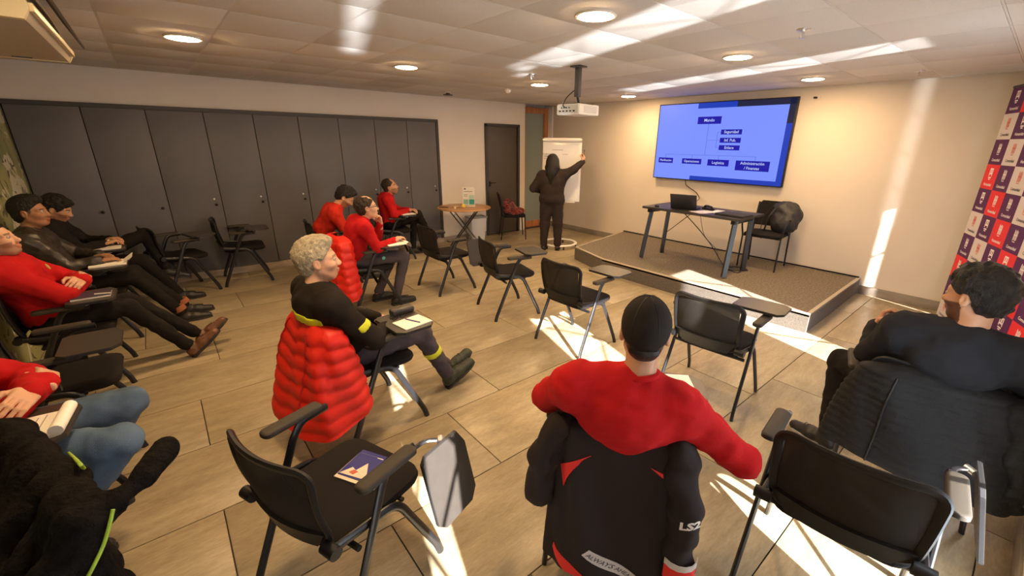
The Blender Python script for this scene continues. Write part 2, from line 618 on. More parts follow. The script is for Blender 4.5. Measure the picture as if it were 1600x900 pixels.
def wall_boxes(name, boxes, m, label):
    mb = MB()
    for (x0, x1, y0, y1, z0, z1) in boxes:
        mb.box(((x0 + x1) / 2, (y0 + y1) / 2, (z0 + z1) / 2), (x1 - x0, y1 - y0, z1 - z0))
    return struct(mb.build(name, m, smooth=0), label, 'wall')
ZT = ZC + .04
wall_boxes('wall_back', [(XL - .1, 4.80, YB, YB + .3, 0, ZT), (4.80, 5.62, YB, YB + .3, 2.10, ZT), (5.62, 5.78, YB, YB + .3, 0, ZT),
                         (5.78, XT + .1, YB + .3, YB + .4, 0, ZT), (4.7, 5.7, YB + .3, YB + .4, 0, 2.3)], M_wall, 'warm white wall around the grey cabinet doors')
wall_boxes('wall_right', [(XT, XT + .1, YW - .1, YB + .4, 0, ZT)], M_wallT, 'beige white wall behind the television')
# mural on the left wall
def mural():
    m = bpy.data.materials.new('mural_paint'); m.use_nodes = True
    nt = m.node_tree; b = nt.nodes['Principled BSDF']; b.inputs['Roughness'].default_value = .7
    tc = nt.nodes.new('ShaderNodeTexCoord')
    def nz(scale, col0, col1, p0, p1, typ='ShaderNodeTexNoise'):
        n = nt.nodes.new('ShaderNodeTexNoise'); n.inputs['Scale'].default_value = scale; n.inputs['Detail'].default_value = 2
        n.inputs['Distortion'].default_value = 1.5
        nt.links.new(tc.outputs['Object'], n.inputs['Vector'])
        r = nt.nodes.new('ShaderNodeValToRGB'); r.color_ramp.elements[0].position = p0; r.color_ramp.elements[1].position = p1
        r.color_ramp.elements[0].color = col0; r.color_ramp.elements[1].color = col1
        nt.links.new(n.outputs['Fac'], r.inputs['Fac']); return r
    base = nz(.8, (.20, .24, .13, 1), (.36, .36, .16, 1), .4, .6)
    wh = nz(2.6, (0, 0, 0, 1), (1, 1, 1, 1), .555, .575)
    mx = nt.nodes.new('ShaderNodeMix'); mx.data_type = 'RGBA'
    nt.links.new(wh.outputs['Color'], mx.inputs[0]); nt.links.new(base.outputs['Color'], mx.inputs[6]); mx.inputs[7].default_value = (.62, .60, .50, 1)
    bl = nz(5.5, (0, 0, 0, 1), (1, 1, 1, 1), .60, .615)
    m2 = nt.nodes.new('ShaderNodeMix'); m2.data_type = 'RGBA'
    nt.links.new(bl.outputs['Color'], m2.inputs[0]); nt.links.new(mx.outputs[2], m2.inputs[6]); m2.inputs[7].default_value = (.10, .10, .06, 1)
    nt.links.new(m2.outputs[2], b.inputs['Base Color'])
    return m
wall_boxes('wall_left', [(XL - .1, XL, YW - .1, YB + .1, 0, ZT)], mural(), 'olive green wall with painted white lettering shapes')
OPEN = [(.02, .22), (1.60, 2.12), (3.72, 4.22), (6.05, 6.14)]
WZ0, WZ1 = .06, 1.90
bx = []; px = XL - .1
for (a, b) in OPEN:
    bx.append((px, a, YW - .12, YW, 0, ZT)); bx.append((a, b, YW - .12, YW, WZ1, ZT)); bx.append((a, b, YW - .12, YW, 0, WZ0)); px = b
bx.append((px, XT + .1, YW - .12, YW, 0, ZT))
wall_boxes('wall_front', bx, M_wall, 'white window wall with tall narrow openings')
for i, (a, b) in enumerate(OPEN):
    w = thing('window_%d' % (i + 1), 'tall narrow window opening with white frame', 'window', ((a + b) / 2, YW - .06, WZ0)); struct(w)
    hw = (b - a) / 2
    for sx in (-1, 1):
        MB().box((sx * (hw - .012), 0, (WZ1 - WZ0) / 2), (.024, .06, WZ1 - WZ0)).build('window_jamb', M_white, w, 0)
    MB().box((0, 0, .012), (2 * hw, .06, .024)).build('window_sill', M_white, w, 0)
    MB().box((0, 0, WZ1 - WZ0 - .012), (2 * hw, .06, .024)).build('window_head', M_white, w, 0)
    for k, (za, zb) in enumerate([(.15, .62), (.95, .62), (1.0, 1.45), (1.75, 1.40)] if hw > .08 else [(.42, .52), (.86, .80), (1.22, 1.34)]):
        MB().cyl((-hw, -.03, za), (hw, -.03, zb), .010 if hw > .08 else .007, n=8).build('sun_streak_bar', M_tube, w)  # unseen bars added across the openings to streak the sun patches
# skirtings
def board(name, x0, x1, y0, y1, h, m, label):
    return struct(MB().box(((x0 + x1) / 2, (y0 + y1) / 2, h / 2), (abs(x1 - x0), abs(y1 - y0), h), bev=.002).build(name, m), label, 'baseboard')
board('baseboard_right', XT - .012, XT, 4.98, YB - .0, .11, M_skirt, 'grey brown skirting from the stage to the far corner')
board('baseboard_front', 2.3, 5.8, YW, YW + .012, .11, M_skirt, 'grey brown skirting under the window wall')
board('baseboard_corner', XT - .012, XT, YW + .02, 1.19, .11, M_skirt, 'grey brown skirting below the patch of sunlight')
board('baseboard_back', 3.83, 4.80, YB - .012, YB, .09, M_skirt, 'grey brown skirting behind the round table')

# ------------------------------------------------------------------ grey storage cabinet along the back wall
cab = thing('storage_cabinet', 'long built-in grey cabinet with nine tall flush doors', 'cabinet', (0, YB, 0))
edges = [-1.03, -.48, .05, .59, 1.115, 1.65, 2.185, 2.72, 3.25, 3.775]
MB().box((1.375, -.012, 1.10), (4.83, .022, 2.0)).build('carcass', M_gap, cab, 0)
MB().box((1.39, -.025, 2.10), (4.86, .05, .045)).build('top_rail', M_lockfr, cab, 0)
MB().box((3.80, -.025, 1.085), (.045, .05, 2.0)).build('side_rail', M_lockfr, cab, 0)
MB().box((1.39, -.02, .045), (4.86, .04, .09), bev=.002).build('plinth', M_skirtL, cab, 0)
for i in range(9):
    a, b = edges[i], edges[i + 1]
    d = MB().box((0, 0, 0), (b - a - .008, .02, 1.98), bev=.002).build('door', M_locker, cab, 40, ((a + b) / 2, -.034, 1.085))
    lx = (b - a) / 2 - .065
    if i >= 2:
        MB().lathe([(.0, 0), (.012, 0), (.012, .004), (.009, .006), (0.001, .006)], (lx - .012, -.010, -.06), 14, rotm(rad(90), 0, 0)).build('key_lock', M_steel, d)
    MB().lathe([(.0, 0), (.008, 0), (.008, .012), (.016, .016), (.016, .026), (.011, .031), (.001, .032)], (lx, -.010, -.13), 14, rotm(rad(90), 0, 0)).build('knob', M_blk, d)

# ------------------------------------------------------------------ doors
d1 = thing('door_1', 'plain grey brown door with black lever handle', 'door', (5.21, YB, 0)); struct(d1)
for sx in (-1, 1):
    MB().box((sx * .385, -.005, 1.045), (.05, .07, 2.09), bev=.003).build('door_jamb', M_lockfr, d1)
MB().box((0, -.005, 2.075), (.82, .07, .05), bev=.003).build('door_head', M_lockfr, d1)
leaf = MB().box((0, .02, 1.03), (.72, .04, 2.04), bev=.002).build('door_leaf', M_doorg, d1)
MB().box((-.31, -.005, 1.0), (.04, .012, .10), bev=.003).tube(fillet([(-.31, -.01, 1.02), (-.31, -.05, 1.02), (-.20, -.05, 1.02)], .015), .008).build('lever_handle', M_blk, leaf)
d2 = thing('door_2', 'tall glazed door in an orange wooden frame', 'door', (6.165, YB + .17, 0)); struct(d2)
for sx in (-1, 1):
    MB().box((sx * .315, 0, 1.225), (.11, .08, 2.45), bev=.004).build('door_jamb', M_orange, d2)
MB().box((0, 0, 2.395), (.52, .08, .11), bev=.004).build('door_head', M_orange, d2)
MB().box((0, .01, .07), (.52, .05, .14), bev=.004).build('bottom_rail', M_orange, d2)
MB().box((0, .01, 1.24), (.52, .012, 2.20)).build('glass_pane', M_frost, d2)
tr = struct(MB().box((6.535, YB + .15, 1.24), (.03, .30, 2.48), bev=.003).build('trim_1', M_white), 'narrow white upright trim beside the orange door', 'trim')

# ------------------------------------------------------------------ ceiling fittings
M_lamp = mat('lit_diffuser', LAMP_COL, .5, emit=LAMP_RAD)
M_ring = mat('lamp_trim', (.85, .80, .72), .4)
lm_ring = MB().lathe([(.105, .012), (.118, .012), (.122, .004), (.118, 0), (.105, 0)], n=32).mesh('trim_ring')
lm_dif = MB().lathe([(.106, .002), (.104, -.004), (.085, -.008), (.001, -.010)], n=32).mesh('diffuser')
lamp_pos = [(.35, 1.94, 'downlight above the empty chair holding the brochure'), (2.13, 1.94, 'downlight between the projector and the window wall'),
            (3.92, 1.94, 'downlight before the television beside a sprinkler'), (5.72, 1.94, 'downlight over the stage near the banner'),
            (.36, 4.45, 'downlight next to the air conditioner'), (2.14, 4.48, 'downlight above the men by the grey cabinet'),
            (3.98, 4.53, 'downlight just behind the projector mount'), (5.86, 4.56, 'downlight over the stage corner by the flipchart')]
for (x, y, lb) in lamp_pos:
    t = thing('ceiling_downlight', 'round warm ' + lb, 'ceiling light', (x, y, ZC - .010), 0, 'warm round ceiling downlights')
    link('trim_ring', lm_ring, M_ring, t)
    link('diffuser', lm_dif, M_lamp, t, (0, 0, .004))
def sprinkler(x, y, label):
    t = thing('sprinkler', label, 'sprinkler', (x, y, ZC), 0, 'ceiling sprinklers')
    MB().lathe([(.001, .004), (.042, .004), (.040, -.006), (.015, -.012), (.001, -.012)], n=20).build('rosette', M_steel, t)
    mb = MB()
    for s in (-1, 1):
        mb.tube(spline([(s * .012, 0, -.01), (s * .017, 0, -.03), (s * .006, 0, -.05)], 4), .004, 6)
    mb.cyl((0, 0, -.008), (0, 0, -.045), .006, n=8)
    mb.build('frame', M_steel, t)
    MB().lathe([(.001, -.050), (.018, -.050), (.018, -.053), (.001, -.053)], n=14).build('deflector', M_steel, t)
sprinkler(3.32, 1.24, 'steel sprinkler head in the ceiling nearer the downlight rows')
sprinkler(5.82, 1.05, 'steel sprinkler head in the ceiling above the stage edge')
sprinkler(3.36, 3.95, 'steel sprinkler head in the ceiling beside the projector mount')
sprinkler(5.45, 4.30, 'steel sprinkler head in the ceiling beside the stage corner downlight')
t = thing('ceiling_detector', 'low dark smoke detector on the ceiling near the grey cabinet', 'detector', (3.63, 6.25, ZC))
MB().lathe([(.001, .004), (.05, .004), (.05, -.012), (.001, -.012)], n=20).build('base', M_white, t)
MB().lathe([(.03, -.012), (.03, -.028), (.075, -.036), (.07, -.046), (.001, -.05)], n=20).build('sensor', mat('dark_bronze', (.05, .04, .03), .5), t)
t = thing('ceiling_detector', 'small white round detector on the ceiling before the doors', 'detector', (4.05, 5.29, ZC))
MB().lathe([(.001, .004), (.05, .004), (.05, -.02), (.001, -.02)], n=20).build('base', M_white, t)
MB().lathe([(.04, -.02), (.042, -.035), (.025, -.048), (.001, -.052)], n=20).build('dome', M_white, t)

# air conditioner hung under the ceiling
ac = thing('air_conditioner', 'cream under-ceiling air conditioner with open dark flap', 'air conditioner', (-.56, 3.34, 2.20))
M_ac = mat('lamplit_cream_plastic', (.66, .56, .34), .4)  # yellow lamplight put into the cream of end caps and lip
def ac_prof(x0, x1, z0, z1):
    return [(x0, z1), (x0, z0 + .08), (x0 + .12, z0 + .01), (x0 + .2, z0), (x1 - .02, z0), (x1, z0 + .035), (x1, z0 + .06), (x1 - .05, z1)]
MB().prism([(a, b) for a, b in ac_prof(-.32, .32, 0, .26)], -.655, .655, lambda x, y, z: (x, z, y)).build('body', mat('shaded_cream_body', (.42, .36, .27), .5), ac)  # same cream darkened, underside shade put into the colour
for s in (-1, 1):
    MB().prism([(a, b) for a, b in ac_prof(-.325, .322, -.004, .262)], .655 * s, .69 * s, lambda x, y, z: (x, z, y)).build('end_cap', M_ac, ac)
MB().box((.326, 0, .045), (.016, 1.30, .03), bev=.003).build('front_lip', M_ac, ac)
MB().box((.355, 0, .15), (.012, 1.34, .15), rotm(0, rad(-24), 0), bev=.003).build('flap', mat('dark_flap', (.10, .085, .065), .5), ac)
MB().lathe([(.001, 0), (.045, 0), (.045, -.004), (.001, -.004)], (0.05, -.57, -.001), 20).build('badge', M_lockfr, ac)
MB().box((.07, -.48, -.002), (.07, .05, .004)).build('rating_label', M_lockfr, ac)
MB().box((.12, .60, -.002), (.08, .02, .004)).build('rating_label', M_lockfr, ac)

# projector on a ceiling mount
pr = thing('projector', 'white projector hanging from a dark ceiling pole', 'projector', (3.33, 3.22, ZC), rad(8))
M_proj = mat('projector_white', (.72, .72, .70), .4)
MB().box((0, 0, -.005), (.12, .12, .012), bev=.003).box((0, 0, -.14), (.05, .05, .27), bev=.006).build('pole', mat('dark_grey_steel', (.09, .09, .095), .4, metal=.4), pr)
mbr = MB().cyl((0, 0, -.27), (.03, 0, -.33), .012).box((0.02, 0, -.335), (.08, .08, .012), bev=.003)
for sx in (-1, 1):
    for sy in (-1, 1):
        mbr.tube([(.02, 0, -.335), (sx * .12 + .02, sy * .10, -.342)], .006, 6)
mbr.build('bracket', M_tube, pr)
MB().box((.02, 0, -.395), (.34, .28, .10), bev=.015).build('body', M_proj, pr)
MB().box((-.152, 0, -.395), (.006, .25, .078), bev=.002).build('connector_panel', mat('pale_grey_panel', (.50, .50, .46), .5), pr)
mbs = MB()
for k in range(5):
    mbs.box((-.157, .09 - .042 * k, -.412), (.006, .022, .012))
for k in range(4):
    mbs.box((-.157, .07 - .03 * k, -.382), (.006, .012, .012))
mbs.build('sockets', M_blk, pr)
for k in range(8):
    MB().box((.03, -.1415, -.365 - .008 * k), (.22, .004, .003)).build('vent_slat', mat('vent_grey', (.5, .5, .5), .5), pr)
MB().lathe([(.001, 0), (.035, 0), (.035, .05), (.028, .052), (.001, .045)], (.19, .05, -.40), 20, rotm(0, rad(90), 0)).build('lens', mat('lens_glass', (.02, .02, .03), .1), pr)
MB().tube(spline([(0, .02, -.2), (-.10, .05, -.28), (-.19, .03, -.36), (-.16, .01, -.385)], 8), .005, 8).build('cable', M_blk, pr)

# ------------------------------------------------------------------ television
tv = thing('television', 'large wall television showing a blue organisation chart slide', 'television', (XT, 3.345, 1.235))
TW, TH = 2.07, 1.15
MB().box((-.055, 0, TH / 2), (.05, TW, TH), bev=.006).build('casing', M_blk, tv)
MB().box((-.015, 0, TH / 2), (.04, .7, .5)).build('wall_bracket', M_blk, tv)
def screen(name, u0, u1, v0, v1, m, lev):
    return MB().box((-.0815 - .0006 * lev, TW / 2 - (u0 + u1) / 2 * TW, (v0 + v1) / 2 * TH), (.001, (u1 - u0) * TW, (v1 - v0) * TH)).build(name, m, tv, 0)
E_bg = mat('screen_light_blue', (.20, .29, 1.0), .4, emit=1.0)
E_bar = mat('screen_royal_blue', (.012, .06, .62), .4, emit=.75)
E_dk = mat('screen_dark_slate', (.025, .03, .09), .4, emit=.5)
E_navy = mat('screen_navy_box', (.006, .006, .42), .4, emit=.9)
E_tx = mat('screen_white_text', (.55, .65, 1.0), .4, emit=1.0)
E_ln = mat('screen_line', (.10, .17, .75), .4, emit=.9)
screen('slide_frame', .008, .992, .012, .988, E_bar, 0)
screen('slide_page', .008, .33, .012, .985, E_bg, 1)
screen('slide_page', .32, .955, .065, .922, E_bg, 1)
screen('slide_band', .62, .992, .922, .988, E_dk, 2)
screen('slide_band', .955, .992, .72, .99, E_dk, 2)
def chart(u0, u1, v0, v1, lines, sz):
    b = screen('chart_box', u0, u1, v0, v1, E_navy, 3)
    cy, cz = TW / 2 - (u0 + u1) / 2 * TW, (v0 + v1) / 2 * TH
    for k, s in enumerate(lines):
        dz = (len(lines) - 1) * sz * .6 - k * sz * 1.2
        lettering('chart_text', s, sz, E_tx, b, lambda x, yv: (-.0842, cy - x, cz + yv + dz), .0006)
chart(.34, .52, .73, .82, ['Mando'], .06)
chart(.53, .68, .60, .66, ['Seguridad'], .055)
chart(.53, .68, .50, .56, ['Inf. Pub.'], .055)
chart(.53, .68, .41, .47, ['Enlace'], .055)
chart(.04, .17, .22, .29, ['Planificación'], .044)
chart(.25, .41, .22, .29, ['Operaciones'], .050)
chart(.46, .62, .21, .29, ['Logística'], .055)
chart(.67, .90, .17, .29, ['Administración', '/ Finanzas'], .055)
for (u0, u1, v0, v1) in [(.428, .431, .34, .73), (.10, .80, .338, .342), (.10, .103, .29, .34), (.329, .332, .29, .34), (.538, .541, .29, .34), (.798, .801, .29, .34), (.43, .53, .528, .532), (.505, .508, .44, .63), (.505, .53, .628, .632), (.505, .53, .438, .442)]:
    screen('connector_line', u0, u1, v0, v1, E_ln, 2)
tag(MB().tube(spline([(6.535, 3.80, 1.24), (6.53, 3.78, 1.16), (6.53, 3.70, 1.11), (6.53, 3.58, 1.05), (6.5, 3.5, .97), (6.3, 3.42, .955), (6.0, 3.3, .95), (5.72, 3.2, .953)], 6), .006, 6).build('video_cable', M_blk), 'thin dark cable running from the television down to the desk', 'cable')
t = thing('wall_sensor', 'small dark bracket on the wall beside the television corner', 'bracket', (XT, 2.12, 2.36))
MB().box((-.006, 0, 0), (.012, .06, .05), bev=.003).build('plate', M_wallT, t)
MB().tube([(-.01, .01, 0), (-.05, .03, 0)], .012, 8).build('clip', M_blk, t)

# ------------------------------------------------------------------ stage
M_stage = mat('stage_carpet', (.20, .165, .120), .9, var=.45, vscale=45, bump=.35, bscale=260, detail=6)
M_stedge = mat('stage_edge_trim', (.50, .44, .35), .35, metal=.2)
M_stside = mat('stage_side_carpet', (.155, .135, .115), .95, var=.5, vscale=160, bump=.5, bscale=300)
sp = [(XT - .002, 1.20), (XT - .002, 4.97), (4.87, 4.62), (4.64, 3.85), (4.64, 1.17)]
st = thing('stage', 'low carpeted corner stage with pale edge trim', 'stage', (5.6, 3.0, 0))
rel = [(a - 5.6, b - 3.0) for a, b in sp]
MB().prism(rel, 0, .192).build('platform', M_stside, st, 0)
def inset(poly, d):
    c = np.mean(np.array(poly), 0); out = []
    n = len(poly)
    for i in range(n):
        p0, p1, p2 = (np.array(poly[(i + k) % n]) for k in (-1, 0, 1))
        n1 = np.array([-(p1 - p0)[1], (p1 - p0)[0]]); n1 /= np.linalg.norm(n1)
        n2 = np.array([-(p2 - p1)[1], (p2 - p1)[0]]); n2 /= np.linalg.norm(n2)
        q = (n1 + n2); q /= (1 + n1 @ n2)
        out.append(tuple(p1 + q * d))
    return out
ip = inset(rel, .035)
MB().prism(ip, .19, .2).build('carpet_top', M_stage, st, 0)
for i in range(1, 5):
    j = (i + 1) % 5
    a, b, c, d = rel[i], rel[j], ip[j], ip[i]
    MB().prism([a, b, c, d], .172, .203).build('edge_trim', M_stedge, st, 0)
MB().box((XT - 5.6 - .008, .085, .208), (.012, 3.74, .016)).build('wall_strip', M_blk, st, 0)

# ------------------------------------------------------------------ desk and what lies on it
dk = thing('desk', 'black desk with slanted square legs standing on the stage', 'desk', (5.50, 2.92, .2))
M_desk = mat('black_brown_board', (.035, .033, .034), .45, var=.15, vscale=3, stretch=(4, 1, 1))
MB().box((0, 0, .732), (.70, 1.38, .032), bev=.003).build('tabletop', M_desk, dk)
for sy in (-1, 1):
    MB().box((0, sy * .60, .69), (.62, .05, .05), bev=.003).build('crossbar', M_tube, dk)
    MB().tube([(-.24, sy * .60, .705), (-.367, sy * .62, .014)], .036, 4, up=(0, 1, 0)).build('leg', M_tube, dk, 20)
    MB().tube([(.20, sy * .60, .705), (.16, sy * .62, .004)], .036, 4, up=(0, 1, 0)).build('leg', M_tube, dk, 20)
MB().tube([(.18, .61, .30), (0.0, .1, .70)], .005, 6).build('brace_wire', M_tube, dk)
lap = thing('laptop', 'open black laptop with its lid towards the room', 'laptop', (5.42, 3.10, .95), rad(18))
MB().box((.02, 0, .008), (.24, .34, .016), bev=.004).build('base', M_blk, lap)
MB().box((-.165, 0, .105), (.010, .34, .235), rotm(0, rad(-32), 0), bev=.003).build('lid', mat('laptop_lid', (.03, .03, .034), .35), lap)
def sheet(name, x, y, z, w, d, rz, m, label, cat, th=.002, group=None):
    o = MB().box((0, 0, th / 2), (w, d, th)).build(name, m, None, 0, (x, y, z), rz)
    return tag(o, label, cat, group)
M_paper2 = mat('printed_sheet', (.66, .64, .70), .7, var=.35, vscale=16)
sheet('paper_sheet', 5.33, 2.78, .9485, .21, .297, rad(70), M_paper2, 'printed sheet beside the laptop on the desk', 'paper')
sheet('paper_sheet', 5.47, 2.62, .951, .21, .297, rad(95), M_paper2, 'printed booklet lying between laptop and black folder', 'booklet', .006)
f = thing('document_case', 'flat black document case on the desk end', 'case', (5.36, 2.40, .948), rad(88))
MB().box((0, 0, .014), (.36, .27, .028), bev=.010).build('body', mat('black_nylon', (.02, .02, .022), .7, bump=.2, bscale=300), f)
MB().tube(spline([(-.08, -.13, .016), (-.07, -.165, .016), (.07, -.165, .016), (.08, -.13, .016)], 5), .006, 6).build('handle', M_blk, f)
t = thing('desk_phone', 'small black handset lying beside the laptop', 'handset', (5.57, 2.85, .948), rad(60))
MB().tube(spline([(-.09, 0, .02), (-.05, 0, .045), (.05, 0, .045), (.09, 0, .02)], 5), [.018] * 5 + [.013] * 6 + [.018] * 5, 8).build('grip', M_blk, t)
MB().box((0, 0, .012), (.2, .07, .022), bev=.006).build('cradle', M_blk, t)
t = thing('computer_mouse', 'small black mouse at the laptop side on the desk', 'mouse', (5.22, 3.42, .948), 0)
MB().lathe([(.001, 0), (.03, 0), (.033, .012), (.024, .026), (.001, .032)], n=16).build('shell', M_blk, t)
tag(MB().tube(spline([(5.32, 3.05, .90), (5.40, 2.85, .70), (5.50, 2.68, .48), (5.52, 2.50, .26), (5.55, 2.40, .207), (5.7, 2.25, .207), (5.78, 2.42, .207), (5.6, 2.5, .207), (5.5, 2.3, .207), (5.72, 2.3, .212)], 6), .006, 6).build('power_cable', M_blk), 'black cable hanging under the desk to the stage', 'cable')
tag(MB().tube(spline([(5.55, 2.95, .90), (5.57, 2.85, .60), (5.60, 2.66, .42), (5.62, 2.62, .25), (5.60, 2.55, .207), (5.66, 2.40, .207)], 6), .004, 6).build('network_cable', mat('grey_cable', (.12, .11, .10), .5)), 'thin grey cable drooping behind the desk leg', 'cable')

# ------------------------------------------------------------------ banner
C_pur, C_red, C_wht = (.085, .018, .105), (.72, .030, .045), (.62, .58, .62)
M_bp = mat('banner_purple', C_pur, .65, spec=.25); M_br = mat('banner_red', C_red, .65, spec=.25); M_bw = mat('banner_white', C_wht, .65, spec=.25)
M_mw = mat('banner_mark_white', (.80, .74, .80), .5); M_mr = mat('banner_mark_red', (.62, .12, .10), .5)
bd = unit((-.93, -.366, 0))
bn = thing('banner', 'tall chequered backdrop banner in purple, red and white with logos', 'banner', (6.26, .405, .04), math.atan2(bd[1], bd[0]))
NCOL, NROW, CW, CH = 6, 10, .285, .228
MB().box((NCOL * CW / 2, .016, NROW * CH / 2 - .005), (NCOL * CW, .012, NROW * CH + .01)).build('backing', M_bw, bn, 0)
MB().box((NCOL * CW / 2, .016, NROW * CH + .008), (NCOL * CW + .02, .03, .02), bev=.004).build('top_bar', M_blk, bn)
for k in range(3):
    MB().box((.05 + k * (NCOL * CW - .1) / 2, .03, -.008), (.05, .22, .02), bev=.003).build('foot', M_blk, bn)
_cell = MB().box((0, 0, 0), (CW, .004, CH)).mesh('cell', 0)
_cells = {}
for k, m in (('p', M_bp), ('r', M_br), ('w', M_bw)):
    c = _cell.copy(); c.materials.append(m); _cells[k] = c
def emblem(kind):
    mb = MB()
    def rr(x0, x1, z0, z1):
        mb.add([(x0, 0, z0), (x1, 0, z0), (x1, 0, z1), (x0, 0, z1)], [(0, 1, 2, 3)])
    if kind == 'p':
        for (a, b, c, d) in [(-.035, .035, .05, .062), (-.035, -.022, -.01, .05), (.022, .035, -.01, .05), (-.022, .022, .005, .018), (-.010, .010, .018, .05), (-.03, .03, -.03, -.018), (-.018, .018, -.045, -.035)]:
            rr(a, b, c, d)
    else:
        for k in range(4):
            rr(-.028 + .016 * k, -.018 + .016 * k, -.03 + .006 * (k % 2), .06 - .008 * (k % 2))
        rr(-.03, .032, .012, .022); rr(-.022, .024, -.042, -.036)
    me = bpy.data.meshes.new('emblem'); me.from_pydata(mb.v, [], mb.f)
    return me
_em = {'p': emblem('p'), 'q': emblem('q')}
_tx = {}
for s in ('Humanidad', 'Comunidad'):
    v, fcs = text_shape(s, .036, 'CENTER', .0008)
    me = bpy.data.meshes.new('logo_text'); me.from_pydata([(p[0], 0, p[1]) for p in v], [], fcs); _tx[s] = me
seq = ['p', 'w', 'p', 'r']
def with_mat(me, m):
    c = me.copy(); c.materials.append(m); return c
_emw, _qmw, _qmr = with_mat(_em['p'], M_mw), with_mat(_em['q'], M_mw), with_mat(_em['q'], M_mr)
_hw, _cw, _ck = with_mat(_tx['Humanidad'], M_mw), with_mat(_tx['Comunidad'], M_mw), with_mat(_tx['Comunidad'], M_ink)
for rI in range(NROW):
    for c in range(NCOL):
        k = seq[(rI - c) % 4]
        x, z = (c + .5) * CW, (NROW - rI - .5) * CH
        ce = link('cell', _cells[k], None, bn, (x, .008, z))
        alt = (rI - c) % 4 == 0
        link('emblem', {'p': _emw if alt else _qmw, 'r': _qmw if (rI + c) % 3 else _emw, 'w': _qmr}[k], None, ce, (0, -.0028, .018))
        link('logo_text', {'p': _hw if alt else _cw, 'r': _hw, 'w': _ck}[k], None, ce, (0, -.0028, -.072)).rotation_euler = (0, 0, 0)

# ------------------------------------------------------------------ tablet-arm chair (forward +x, left +y)
def loft(outlines, mb=None):
    mb = mb or MB(); n = len(outlines[0]); v = []; f = []
    for o in outlines:
        v += o
    for i in range(len(outlines) - 1):
        for k in range(n):
            f.append((i * n + k, i * n + (k + 1) % n, (i + 1) * n + (k + 1) % n, (i + 1) * n + k))
    f.append(tuple(range(n - 1, -1, -1))); f.append(tuple((len(outlines) - 1) * n + k for k in range(n)))
    return mb.add(v, f)
def cushion(w, d, z0, z1, c=(0, 0), r=.08, e=.02, crown=.008):
    lay = []
    for ins, z in ((e, z0), (e * .3, z0 + (z1 - z0) * .2), (0, z0 + (z1 - z0) * .5), (e * .25, z1 - e * .45), (e * .9, z1 - e * .1), (e * 3, z1 + crown * .6), (e * 6, z1 + crown)):
        lay.append([(x, y, z) for x, y in round_poly(d - 2 * ins, w - 2 * ins, max(.01, r - ins * .6), 5, c)])
    return loft(lay)
BK = (-.232, .475, -.285, .805)     # back: x,z bottom ; x,z top
def back_pt(y, z):
    t = (z - BK[1]) / (BK[3] - BK[1])
    return (BK[0] + (BK[2] - BK[0]) * t + .9 * y * y - .03 * math.sin(math.pi * min(max(t, 0), 1)) * .6, y, z)
